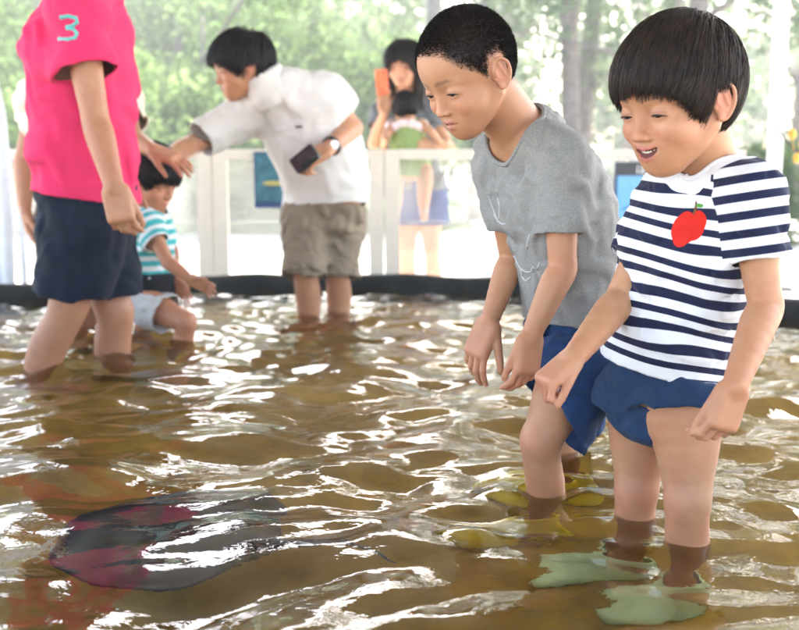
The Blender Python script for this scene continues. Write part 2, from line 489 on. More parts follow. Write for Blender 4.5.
        # ears
        for sg in (1, -1):
            rim = [(.045, -.01, .0), (.05, .055, .004), (.02, .115, .014), (-.04, .125, .03), (-.085, .07, .045), (-.085, -.01, .042), (-.06, -.075, .028), (-.02, -.12, .012), (.025, -.115, .0)]
            pts = [s.P(-.045+a, (.35+o*(1.0 if s.adult else 1.35))*sg, -.02+b) for a, b, o in rim]
            RR = s.R.copy(); th = math.radians(22)*1
            ll = math.cos(th)*s.l*sg-math.sin(th)*s.f*-1; ff = np.cross(ll, s.u); RR = np.array([ff, ll, s.u])
            F.add(ell(s.P(-.055, .362*sg, -.01), np.array([.075, .016, .12])*H, RR), .012*H)
            F.add(cone(s.P(-.02, .30*sg, .02), s.P(-.03, .345*sg, 0), .05*H, .05*H), .02*H)
            F.add(chain([(q_, .0155*H) for q_ in pts], 3), .008*H)
            F.add(s.E((-.035, .357*sg, -.115), (.032, .018, .032)), .012*H)
            F.sub(ell(s.P(-.045, .400*sg, -.01), np.array([.042, .026, .062])*H, RR), .008*H)
            F.add(cone(s.P(-.085, .388*sg, -.05), s.P(-.06, .38*sg, .06), .011*H, .011*H), .01*H)
            F.add(s.E((.005, .352*sg, -.045), (.018, .016, .022)), .008*H)
        for sg in (1, -1):
            for i in range(4):
                bx = [(.385, .058, .102), (.385, .10, .114), (.345, .17, .118), (.29, .225, .090)]
                if i < 3: s.brows.append(cone(s.P(bx[i][0], bx[i][1]*sg, bx[i][2]), s.P(bx[i+1][0], bx[i+1][1]*sg, bx[i+1][2]), [.013, .013, .010, .005][i]*H, [.013, .013, .010, .005][i+1]*H))
        F.add(cone(s.P(-.13, 0, -.18), neck, nr*1.02, nr), .03*H)
    def colour(s, v, c, hair=None, hcol=(.03, .022, .018)):
        H = s.H; q = s.loc(v)
        near = np.abs(q).max(1) < .8
        P = v[near].astype(F32); cc = c[near]; ql = q[near]
        def blend(w, col): nonlocal cc; cc = cc*(1-w[:, None])+np.array(col)*w[:, None]
        g = lambda c0, r: np.exp(-(((ql-np.array(c0))/np.array(r))**2).sum(1))
        for sg in (1, -1):
            blend(.35*g((.30, .17*sg, -.14), (.12, .09, .08)), (.72, .30, .22))
            blend(.45*g((-.05, .38*sg, -.02), (.09, .06, .13)), (.66, .27, .20))
            blend(.35*g((.36, .155*sg, -.005), (.06, .09, .035)), (.48, .24, .17))
        blend(.25*g((.43, 0, -.15), (.06, .06, .06)), (.70, .30, .23))
        d = np.min([p.fn(P) for p in s.lipc], 0)/H
        blend(np.clip(1-(d-.004)/.010, 0, 1)*.85, s.lips)
        tt = np.clip(ql[:, 1]/(.108*(1+.48*s.smile)), -1, 1); mm = s.mouth(tt); ww = 1-tt*tt
        inm = (np.abs(ql[:, 1]) < .155) & (ql[:, 2] < mm[2]+.42*s.opn*ww+.01) & (ql[:, 2] > mm[2]-.62*s.opn*ww-.01) & (ql[:, 0] < mm[0]-.012) & (ql[:, 0] > .2)
        for sg in (1, -1):
            e_ = np.array([.283, .155*sg, 0]); w_ = ql-e_; an = np.degrees(np.arctan2(w_[:, 2], w_[:, 0])); rr_ = np.hypot(w_[:, 0], w_[:, 2])
            blend(.45*np.exp(-((an-s.lid[0]-13)/4.)**2)*(rr_ < .11)*(rr_ > .04)*(np.abs(w_[:, 1]) < .075), (.20, .10, .07))
        ml = np.array(s.mouth(tt)).T; blend(.75*np.exp(-((ql[:, 2]-ml[:, 2])/.006)**2)*(np.abs(ql[:, 1]) < .10)*(ql[:, 0] > ml[:, 0]-.03)*(s.opn <= .04), (.12, .03, .03))
        if s.opn > .04: dn = np.min([p_.fn(P) for p_ in s.innerp], 0)/H; blend(np.clip(1.6-np.abs(dn)/.012, 0, 1)*(ql[:, 0] < mm[0]+.004), (.11, .020, .017))
        d = np.min([p.fn(P) for p in s.brows], 0)/H
        blend(np.clip(1-(d-.0)/.012, 0, 1)*(.72 if s.adult else .5), (.10, .06, .045))
        if hair is not None:
            blend(np.clip((ql[:, 2]-interp(np.arctan2(np.abs(ql[:, 1]), ql[:, 0]), HL_X, hair))/.10, 0, 1)**.7*.95*(np.abs(ql[:, 1]) < .345+.2*(ql[:, 2] > .13)), hcol)
        c[near] = cc
        return c
    def eyes(s, parent, gaze=(1, 0, -.3), mats=None):
        for sg in (1, -1):
            e = s.P(.283, .155*sg, 0); r = .066*s.H
            R = s.R.T@np.diag([1, 1, 1])
            n, m = 24, 16; vs, fs = [], []
            g = nrm(s.R.T@np.array(gaze, float)); a = nrm(np.cross(g, s.l+.01)); b = np.cross(g, a)
            for i in range(m+1):
                th = math.pi*i/m*1.0
                for j in range(n):
                    ph = 2*math.pi*j/n; vs.append(e+r*(math.cos(th)*g+math.sin(th)*(math.cos(ph)*a+math.sin(ph)*b)))
            mi = []
            for i in range(m):
                for j in range(n):
                    fs.append((i*n+j, i*n+(j+1) % n, (i+1)*n+(j+1) % n, (i+1)*n+j)); mi.append(1 if i < 3 else 0)
            add_mesh('eye', np.array(vs), fs, [M['eyewhite'], M['iris']], parent, None, True, mi)
            a1 = math.radians(s.lid[0]); mb = MB(); pts = []
            for az in np.linspace(-62, 62, 11):
                z = math.radians(az)
                y = abs(math.sin(z))
                pts.append(e+s.H*(.080*math.cos(z)*(math.cos(a1)*s.f+math.sin(a1)*s.u)+.084*math.sin(z)*s.l-s.u*.026*y*y+.002*s.f))
            mb.tube(pts, [.0035*s.H*k for k in (.5, 1, 1.5, 1.8, 1.8, 1.8, 1.8, 1.8, 1.6, 1.2, .6)], 6)
            mb.build('eyelashes', M['lash'], parent, True)
    def teeth(s, parent):
        mb = MB(); pts = []
        for t in np.linspace(-.72, .72, 9):
            m = s.mouth(t); pts.append((m, 1-t*t))
        n = 40; vs = []; fs = []
        T = np.linspace(-.7, .7, n)
        for i, t in enumerate(T):
            m = s.mouth(t); gap = .35+.65*abs(math.sin(math.pi*(t/.7)*4))**.5
            for zz, dx in ((.55*s.opn*(1-t*t)+.012, .0), (.05*s.opn*(1-t*t), .0), (-.16*s.opn*(1-t*t)*gap, -.004), (.0*s.opn, -.02)):
                vs.append(s.P(m[0]-.008+.004*gap+dx, m[1], m[2]+zz))
        for i in range(n-1):
            for k in range(3): fs.append((i*4+k, i*4+k+1, i*4+k+5, i*4+k+4))
        add_mesh('teeth', np.array(vs), fs, M['teeth'], parent)

def strand_mesh(paths, r0, tip=.25):
    """paths (N,S,3) to thin three-sided tapered prisms"""
    N, S, _ = paths.shape
    t = np.gradient(paths, axis=1); t /= np.linalg.norm(t, axis=2, keepdims=True)+1e-9
    ref = rng.normal(size=(N, 1, 3)); a = np.cross(t, ref); a /= np.linalg.norm(a, axis=2, keepdims=True)+1e-9; b = np.cross(t, a)
    rad = r0*(1-(1-tip)*np.linspace(0, 1, S)**2)[None, :, None]
    ring = np.stack([paths+rad*(math.cos(x)*a+math.sin(x)*b) for x in (0, 2.094, 4.189)], 2)
    v = ring.reshape(-1, 3)
    base = (np.arange(N)[:, None, None]*S+np.arange(S-1)[None, :, None])*3
    j = np.arange(3)[None, None, :]; j2 = (j+1) % 3
    q = np.stack([base+j, base+j2, base+3+j2, base+3+j], -1).reshape(-1, 4)
    return v, q

def hair_cut(hd, parent, roots, tips, th, N=6000, steps=9, length=.5, whorl=(-.28, .0, .45), grav=.5, r0=.0011, mat=None, h=.003, lift=.012, buzz=False, front=0, shell_k=1.0, jit=.10, tipj=.05, cap=True):
    """hair as one mesh: a close cap cut at the tip line, and thin strands combed from the whorl"""
    H = hd.H; cr = hd.cran()
    lo = np.min([c.lo for c in cr], 0)-th*H-.02; hi = np.max([c.hi for c in cr], 0)+th*H+.02
    def skull(P): return smin(cr[0].fn(P), cr[1].fn(P), .08*H)
    def phi(q): return np.arctan2(np.abs(q[:, 1]), q[:, 0])
    def fn(P):
        q = hd.loc(P); p = phi(q)
        e = np.clip((q[:, 2]-interp(p, HL_X, tips)-(.055+.02*np.sin(p*60))*(not buzz))/.08, -.6, 1)
        nz = .010*np.sin(q[:, 1]*38+3*np.sin(q[:, 0]*9))*np.sin(q[:, 0]*23+q[:, 2]*11)*(not buzz)
        return (skull(P)-(th*e+nz*e)*H).astype(F32)
    F = Field(); F.add(Prim(fn, lo, hi), .001)
    v, q = mesh_field(F, h)
    v = smooth_mesh(v, q, 1)
    # drop the inside below the tip line
    ql = hd.loc(v); keep = (ql[:, 2] > interp(phi(ql), HL_X, tips)-.05)
    q = q[keep[q].all(1)]
    # strands
    ql = hd.loc(v); ok = np.where(ql[:, 2] > interp(phi(ql), HL_X, roots))[0]
    if buzz: ok = ok[rng.uniform(0, 1, len(ok)) < np.clip((ql[ok][:, 2]-interp(phi(ql[ok]), HL_X, roots)-.02)/.08, .0, 1)]
    ix = rng.choice(ok, N); p = v[ix]+rng.normal(0, h*.6, (N, 3))
    paths = [p.copy()]
    Wp = hd.P(*whorl); gv = np.array([0, 0, -1.]); st = length*H/steps
    lift_i = rng.uniform(.0, 1, N)**1.5*lift*H
    jt = rng.normal(0, jit, (N, 3))+(0 if buzz else 1)*.16*np.sin(p*70/ (H/.2)+np.array([0, 2., 4.]))[:, [1, 2, 0]]; wl = rng.uniform(-tipj, tipj*.6, N)+.018*np.sin((p@hd.l)/H*42)+.012*np.sin((p@hd.l)/H*95+1)
    alive = np.ones(N)
    for k in range(1, steps):
        dd = p-Wp; dd /= np.linalg.norm(dd, axis=1, keepdims=True)+1e-9
        dd = dd+grav*k/steps*gv-grav*.35*hd.u+jt+front*hd.f*.3
        P32 = p.astype(F32); d0 = skull(P32); e = .0008
        g = np.stack([skull((p+np.eye(3)[a]*e).astype(F32))-d0 for a in range(3)], 1)/e
        g /= np.linalg.norm(g, axis=1, keepdims=True)+1e-9
        if buzz: dd = g*1.0+dd*.8
        else: dd = dd-g*(dd*g).sum(1, keepdims=True)
        dd /= np.linalg.norm(dd, axis=1, keepdims=True)+1e-9
        ql = hd.loc(p)
        if not buzz: alive = alive*(ql[:, 2] > interp(phi(ql), HL_X, tips)-.01+wl)
        p = p+dd*st*(alive[:, None]*.97+.03)
        if not buzz:
            d = skull(p.astype(F32)); tgt = np.maximum(d, th*H*.9+0*d)*0+th*H*1.0+lift_i
            p = p+g*np.clip(tgt-d, -.5*st, .8*st)[:, None]*alive[:, None]
        paths.append(p.copy())
    sv, sq = strand_mesh(np.stack(paths, 1), r0)
    vv, qq = (np.concatenate([v, sv]), np.concatenate([q, sq+len(v)])) if cap else (sv, sq)
    o = add_mesh('hair', vv, qq, mat, parent)
    print('   hair', len(vv), '%.1fs' % (time.time()-T0))
    return o

NAILS = []
def hand(F, w, d, n, side, s, curl=(25, 30, 20), spread=8, thumb=(35, 20), curls=None, k=.004, thn=.25):
    """palm, four fingers of different lengths and a thumb on the side; n = palm normal, side = towards the thumb"""
    d = nrm(d); n = nrm(np.asarray(n)-d*(np.asarray(n)@d)); sd = np.cross(d, n); sd = sd if sd@np.asarray(side) > 0 else -sd
    w = np.asarray(w, float); R = np.array([d, sd, n])
    F.add(rbox(w+d*.27*s, np.array([.27, .205, .085])*s, R, .075*s), .03*s+.006)
    F.add(ell(w+d*.17*s+sd*.12*s+n*.03*s, np.array([.16, .10, .08])*s, R), .05*s)
    LN = [.40, .44, .41, .33]; OF = [.155, .052, -.052, -.15]; RR = [.046, .048, .045, .040]
    for i in range(4):
        c = curls[i] if curls else curl
        a = math.radians(spread*(1.5-i)); fd = nrm(d*math.cos(a)+sd*math.sin(a))
        p = w+d*(.50-.02*abs(i-1.2))*s+sd*OF[i]*s; ang = 0
        F.add(cone(w+d*.25*s+sd*OF[i]*.8*s, p, .06*s, RR[i]*1.12*s), .02*s)
        for L, c_, r0, r1 in zip((.46, .30, .24), c, (1.1, .98, .9), (.98, .9, .8)):
            ang += math.radians(c_); dr = fd*math.cos(ang)+n*math.sin(ang)
            q = p+dr*LN[i]*L*s; NAILS.append((q+fd*0-(n*math.cos(ang)-fd*math.sin(ang))*RR[i]*.75*s, RR[i]*.8*s)) if L < .25 else None; F.add(cone(p, q, RR[i]*r0*s, RR[i]*r1*s), k if L < .45 else .012*s); p = q
    a = math.radians(thumb[0]); fd = nrm(d*math.cos(a)+sd*math.sin(a)+n*thn)
    p = w+d*.12*s+sd*.14*s+n*.03*s; ang = 0
    for L, c_, r0, r1 in ((.22, 0, .075, .06), (.17, thumb[1], .058, .052), (.14, thumb[1], .052, .043)):
        ang += math.radians(c_); dr = nrm(fd*math.cos(ang)+(d*.6+n*.5-sd*.3)*math.sin(ang)); q = p+dr*L*s
        F.add(cone(p, q, r0*s, r1*s), .014*s); p = q

def spine(J, ex=0., lo=0., hi=0., a=None, b=None, pts=None):
    """torso stations of a person, grown by ex; J: sp, a, b, lv0 (hips), lv1 (shoulders)"""
    sp = [np.asarray(p, float) for p in (pts or J['sp'])]; n = len(sp); out = []
    a = a or J['a']; b = b or J['b']
    for i in range(n):
        ax = nrm(sp[min(i+1, n-1)]-sp[max(i-1, 0)]); t = i/(n-1)
        l = nrm(lerp(J['lv0'], J['lv1'], t)); l = nrm(l-ax*(l@ax)); f = np.cross(l, ax)
        out.append([sp[i], l, f, a[i]+ex, b[i]+ex])
    if lo: ax = nrm(sp[0]-sp[1]); out.insert(0, [sp[0]+ax*lo, out[0][1], out[0][2], out[0][3], out[0][4]])
    if hi: ax = nrm(sp[-1]-sp[-2]); out.append([sp[-1]+ax*hi, out[-1][1], out[-1][2], out[-1][3], out[-1][4]])
    return out
def along(p, q, t): return lerp(p, q, t)
def arm(F, sh, el, wr, s=1., k=.03):
    F.limb([(sh, .033*s), (along(sh, el, .45), .030*s), (along(sh, el, .85), .0255*s), (el+(el-along(sh, wr, .5))*.04, .0255*s), (along(el, wr, .22), .0265*s), (along(el, wr, .6), .0225*s), (wr, .0175*s)], k)
def leg(F, hp, kn, an, s=1., k=.04, calf=None):
    d = nrm(np.asarray(an)-kn); back = np.array([0, 0, 0.]) if calf is None else np.asarray(calf)*.012*s
    F.limb([(hp, .064*s), (along(hp, kn, .4), .056*s), (along(hp, kn, .8), .0435*s), (kn, .0405*s), (along(kn, an, .12), .038*s), (along(kn, an, .35)+back, .0395*s), (along(kn, an, .65)+back*.4, .031*s), (an, .024*s)], k)
    F.add(ell(kn-back*1.0+V(0, 0, .002), V(.028, .028, .03)*s), .02)
def foot(F, an, d, s=1.):
    d = nrm(np.array([d[0], d[1], 0.])); an = np.asarray(an, float); z = FLOOR+.020*s
    heel = np.array([an[0], an[1], 0])-d*.02*s+V(0, 0, z+.003); ball = heel+d*.115*s; toe = heel+d*.155*s
    F.limb([(an, .026*s), (heel, .026*s)], .02, .02); F.limb([(an, .025*s), (ball, .022*s), (toe, .017*s)], .02, .02)
    sd = np.cross(V(0, 0, 1), d)
    F.limb([(heel, .026*s), (ball+sd*.016*s, .020*s), (toe+sd*.012*s, .014*s)], .02, .02); F.limb([(heel, .026*s), (ball-sd*.016*s, .020*s), (toe-sd*.014*s, .013*s)], .02, .02)
    return heel, d
def slipper(parent, heel, d, mat, s=1.):
    """a soft water shoe round the foot, open at the ankle"""
    F = Field(); z = FLOOR+.020*s; sd = np.cross(V(0, 0, 1), d); heel = V(heel[0], heel[1], z)
    F.limb([(heel, .034*s), (heel+d*.06*s, .033*s), (heel+d*.125*s, .036*s), (heel+d*.165*s, .026*s)], .01, .03)
    F.limb([(heel+d*.1*s+sd*.014*s, .030*s), (heel+d*.16*s-sd*.004, .024*s)], .02); F.limb([(heel+d*.02*s, .035*s), (heel+d*.01*s+V(0, 0, .045*s), .034*s)], .02)
    F.add(cone(heel+d*.015*s+V(0, 0, .055*s), heel+d*.105*s+V(0, 0, .016*s), .036*s, .033*s), .02)
    I = Field(); I.ops = F.ops[:]
    I2 = Field(); I2.ops = F.ops[:]+[('u', cone(heel+d*.01*s, heel+d*.01*s+V(0, 0, .12*s), .030*s, .034*s), .005)]
    top = plane(V(0, 0, z+.068*s), V(0, 0, 1)); G = Field(); G.ops = F.ops; G.post = lambda P, d: np.maximum(np.maximum(d, top(P)), plane(V(0, 0, FLOOR+.002), V(0, 0, -1))(P))
    sh = Shell(G, F, .005, (), [(lambda P: F.ev(P, P.min(0)-.01, P.max(0)+.01), top, V(0, 0, 1))])
    cloth_obj('water_shoe', sh, .0035, mat, parent)

def folds(P, amp, sc, dirv, seed=0, warp=.6):
    """soft cloth folds running across dirv"""
    d = nrm(dirv).astype(F32)
    a = nrm(np.cross(d, [.3, .2, .9])); b = np.cross(d, a)
    X, Y, Z = P[:, 0], P[:, 1], P[:, 2]; x = X*F32(d[0]*sc)+Y*F32(d[1]*sc)+Z*F32(d[2]*sc); y = X*F32(a[0]*sc*.35)+Y*F32(a[1]*sc*.35)+Z*F32(a[2]*sc*.35)+F32(seed); z = X*F32(b[0]*sc*.35)+Y*F32(b[1]*sc*.35)+Z*F32(b[2]*sc*.35)-F32(seed*1.7)
    w = F32(warp)*(np.sin(y*1.9+seed)+np.sin(z*2.3+1.3*seed)+.5*np.sin(y*4.1+z*3.3))
    r = np.sin(x+w*2.2+seed); r2 = np.sin(x*1.83+w*3.1+2.1*seed+y)
    m = .55+.45*np.sin(y*1.1+z*1.7+seed*3)
    return amp*(m*(np.abs(r)*r)+.45*r2)
def skin_attr(hd, tone, extra=None, hair=None, hcol=(.03, .022, .018)):
    def fn(v):
        c = np.tile(np.array(tone, float), (len(v), 1))
        if hd is not None: c = hd.colour(v, c, hair, hcol)
        if extra: c = extra(v, c)
        for p_, r_ in NAILS: c = blob(v, c, p_, r_, (.66, .40, .33), .75)
        NAILS.clear()
        return {'scol': c}
    return fn
def blob(v, c, p, r, col, w):
    k = w*np.exp(-((v-p)**2).sum(1)/(r*r)); return c*(1-k[:, None])+np.array(col)*k[:, None]

def collar_band(sh, nk, ax, mat, root, r=.0042, n=44, rmax=.12, name='collar'):
    """ribbed band sewn along the neck opening"""
    v = sh.loop; ax = nrm(ax); d = sh.hole.fn(v.astype(F32)); v = v[np.abs(d) < .008]
    q = v-nk; h = q@ax; a = nrm(np.cross(ax, [0.3, 1, 0.1])); b = np.cross(ax, a); x = q@a; y = q@b
    keep = np.hypot(x, y) < rmax; th = np.arctan2(y[keep], x[keep]); v = v[keep]
    pts = []
    for k in range(n):
        t = -math.pi+2*math.pi*k/n; w = np.exp(-((np.angle(np.exp(1j*(th-t))))/.09)**2)+1e-9
        pts.append((v*w[:, None]).sum(0)/w.sum())
    pts = np.array(pts)
    for _ in range(2): pts = .5*pts+.25*(np.roll(pts, 1, 0)+np.roll(pts, -1, 0))
    mb = MB(); P_ = list(pts)+[pts[0]]; mb.tube(P_, r, 8, 0, False); return mb.build(name, mat, root, True)
M = {}
def ensure_mats():
    M['skin'] = skin_mat()
    M['eyewhite'] = plain('eye_white', (.62, .60, .57), .15, .03); M['iris'] = plain('iris', (.02, .012, .008), .1, .1)
    M['lash'] = plain('eyelash', (.012, .009, .008), .6); M['teeth'] = plain('teeth', (.72, .68, .58), .2, .04)
    M['hair_black'] = hair_mat('hair_black', (.008, .006, .006), (.020, .014, .011))
    M['hair_brown'] = hair_mat('hair_brown', (.013, .008, .005), (.042, .023, .013), .5, .3)
    M['hair_buzz'] = hair_mat('hair_buzz', (.010, .007, .005), (.026, .017, .012), .75, .15)
    M['navy_shorts'] = cloth('navy_shorts', (.014, .040, .115)); M['navy_brief'] = cloth('navy_swim', (.014, .036, .085))
    M['grey_tee'] = cloth('grey_tee', (.23, .23, .22), heather=(.33, .32, .29)); M['white_print'] = cloth('white_print', (.50, .50, .50))
    M['yellow_shoe'] = cloth('yellow_shoe', (.98, .80, .04)); M['green_shoe'] = cloth('green_shoe', (.66, .92, .78))
ensure_mats()

def march(fld, p, d, n=60, mx=.02):
    p = np.asarray(p, float); d = nrm(d)
    for _ in range(n):
        q = fld.ev(p[None].astype(F32), p-.05, p+.05)[0]
        p = p+d*float(np.clip(q, -.01, mx))
        if abs(q) < .0004: break
    return p

def stripe_mat(name, dark, light, period, duty, collar=None, apple=False):
    m, nt, b, o = new_mat(name)
    at = nd(nt, 'ShaderNodeAttribute', attribute_name='st')
    mt = nd(nt, 'ShaderNodeMath', operation='DIVIDE'); nt.links.new(at.outputs['Fac'], mt.inputs[0]); mt.inputs[1].default_value = period
    fr = nd(nt, 'ShaderNodeMath', operation='FRACT'); nt.links.new(mt.outputs[0], fr.inputs[0])
    e = .03
    r = ramp(nt, fr.outputs[0], [(0, light), (.5-duty/2-e, light), (.5-duty/2, dark), (.5+duty/2, dark), (.5+duty/2+e, light)])
    c = r.outputs[0]
    s1 = nd(nt, 'ShaderNodeAttribute', attribute_name='ss'); m1 = nd(nt, 'ShaderNodeMath', operation='DIVIDE'); nt.links.new(s1.outputs['Fac'], m1.inputs[0]); m1.inputs[1].default_value = period
    f1 = nd(nt, 'ShaderNodeMath', operation='FRACT'); nt.links.new(m1.outputs[0], f1.inputs[0])
    r1 = ramp(nt, f1.outputs[0], [(0, light), (.5-duty/2-e, light), (.5-duty/2, dark), (.5+duty/2, dark), (.5+duty/2+e, light)])
    sm = nd(nt, 'ShaderNodeAttribute', attribute_name='sm'); g1 = nd(nt, 'ShaderNodeMath', operation='GREATER_THAN'); nt.links.new(sm.outputs['Fac'], g1.inputs[0]); g1.inputs[1].default_value = 0
    c = mixc(nt, c, r1.outputs[0], g1.outputs[0])
    a2 = nd(nt, 'ShaderNodeAttribute', attribute_name='cd')
    if collar:
        lt = nd(nt, 'ShaderNodeMath', operation='LESS_THAN'); nt.links.new(a2.outputs['Fac'], lt.inputs[0]); lt.inputs[1].default_value = collar
        c = mixc(nt, c, light, lt.outputs[0])
    if apple:
        pa = nd(nt, 'ShaderNodeAttribute', attribute_name='pr')
        sp = nd(nt, 'ShaderNodeSeparateXYZ'); nt.links.new(pa.outputs['Vector'], sp.inputs[0])
        def mth(op, x, y=None):
            n = nd(nt, 'ShaderNodeMath', operation=op)
            for i, q in enumerate((x, y)):
                if q is None: continue
                if isinstance(q, (int, float)): n.inputs[i].default_value = q
                else: nt.links.new(q, n.inputs[i])
            return n.outputs[0]
        def el(cx, cy, rx, ry):
            x = mth('DIVIDE', mth('SUBTRACT', sp.outputs[0], cx), rx); y = mth('DIVIDE', mth('SUBTRACT', sp.outputs[1], cy), ry)
            return mth('ADD', mth('MULTIPLY', x, x), mth('MULTIPLY', y, y))
        d = mth('MINIMUM', mth('MINIMUM', el(-.007, -.002, .016, .025), el(.009, .003, .015, .021)), el(.001, -.004, .012, .018))
        c = mixc(nt, c, (.62, .022, .012), mth('LESS_THAN', d, 1.0))
        c = mixc(nt, c, (.16, .07, .02), mth('LESS_THAN', el(.003, .028, .0020, .010), 1.0))
        c = mixc(nt, c, (.10, .30, .05), mth('LESS_THAN', el(.009, .031, .0065, .003), 1.0))
    nt.links.new(c, b.inputs['Base Color']); b.inputs['Roughness'].default_value = .85; b.inputs['Specular IOR Level'].default_value = .2
    b.inputs['Sheen Weight'].default_value = .1
    bump(nt, b, noise(nt, 900, 2).outputs[0], .2, .0007)
    return m

def tee(J, ex, sl, hem, hemn, amp=.004, seed=0, th=.004, slr=(.05, .052), neck=None, nrad=.06, sltop=.045, aex=None, bex=None, foldn=(0, 0, 1), foldsc=70, cuffs=None, lowk=1.0, k=.035, ntop=1.5):
    """T-shirt: torso, two sleeves cut at sl (fraction of the upper arm), a hole round the neck"""
    O = Field(); caps = []
    a = [x+ex*(1.0 if i > len(J['a'])//2 else lowk) for i, x in enumerate(aex or J['a'])]; b = [x+ex*(1.0 if i > len(J['a'])//2 else lowk) for i, x in enumerate(bex or J['b'])]
    st = spine(J, 0, .03, 0, a, b); tor = sweep(st, 2.2)
    O.add(cut(tor, plane(hem, hemn)), .01)
    def fd(P): return (folds(P, amp, foldsc, foldn, seed)+folds(P, amp*.5, foldsc*1.9, nrm(np.asarray(foldn)+V(.5, .3, .2)), seed+2))*np.clip((np.abs(hemd(P))*12+.35), .35, 1)
    hemd = plane(hem, hemn); caps.append((lambda P: tor.fn(P)+fd(P), hemd, nrm(hemn)))
    parts = []
    for sd in 'LR':
        sh, el = J['sh'+sd], J['el'+sd]; d = nrm(el-sh); s_ = sl[sd] if isinstance(sl, dict) else sl; e = along(sh, el, s_)
        cn = d if not cuffs else nrm(d+np.asarray(cuffs[sd]))
        c1 = cone(sh, sh+d*np.linalg.norm(el-sh)*1.3, slr[0], slr[1]+(slr[1]-slr[0])*.6); pl = plane(e, cn)
        cc = cut(c1, pl); O.add(cc, k); parts.append((cc, sh, d)); caps.append((lambda P, c1=c1: c1.fn(P)+fd(P), pl, cn))
        nb = J['sp'][-1]
        O.add(cone(lerp(nb, sh, .25), sh, sltop, slr[0]*.98), k)
    nk = neck if neck is not None else J['sp'][-1]; up = J.get('collax', nrm(J['sp'][-1]-J['sp'][-2]))
    hole = cone(nk-up*.004, nk+up*.2, nrad, nrad*ntop)
    U = Field(); U.ops = O.ops; U.post = lambda P, d: d+fd(P)
    O.post = lambda P, d: np.maximum(d+fd(P), -hole.fn(P))
    caps.append((lambda P: U.ev(P, P.min(0)-.01, P.max(0)+.01), hole.fn, None))
    sh = Shell(O, U, th, (), caps)
    sh.hole = hole; sh.parts = parts; sh.tor = tor
    return sh
def shorts(J, ex, legs, waist, waistn, amp=.003, seed=3, th=.004, r0=.075, a=None, b=None, sc=60, ns=5):
    """legs: {'L': (flare radius at the hem, hem point, hem normal)}"""
    O = Field()
    st = spine(J, ex, .01, .02, a, b)[:ns]; tor = sweep(st, 2.2)
    def post(P, d): return d+folds(P, amp, sc, (.2, .1, 1), seed)+folds(P, amp*.6, sc*1.7, (.8, .2, .5), seed+1)
    wp = plane(waist, waistn); O.add(cut(tor, wp), .01); caps = [(lambda P: post(P, tor.fn(P)), wp, nrm(waistn))]
    for sd in legs:
        r1, hp, hn = legs[sd]; a_, k_ = J['hp'+sd], J['kn'+sd]
        q = cone(a_, a_+(k_-a_)*1.15, r0, r1); pl = plane(hp, hn)
        O.add(cut(q, pl, wp), .02); caps.append((lambda P, q=q: post(P, q.fn(P)), pl, nrm(hn)))
    O.post = post
    return Shell(O, O, th, (), caps)

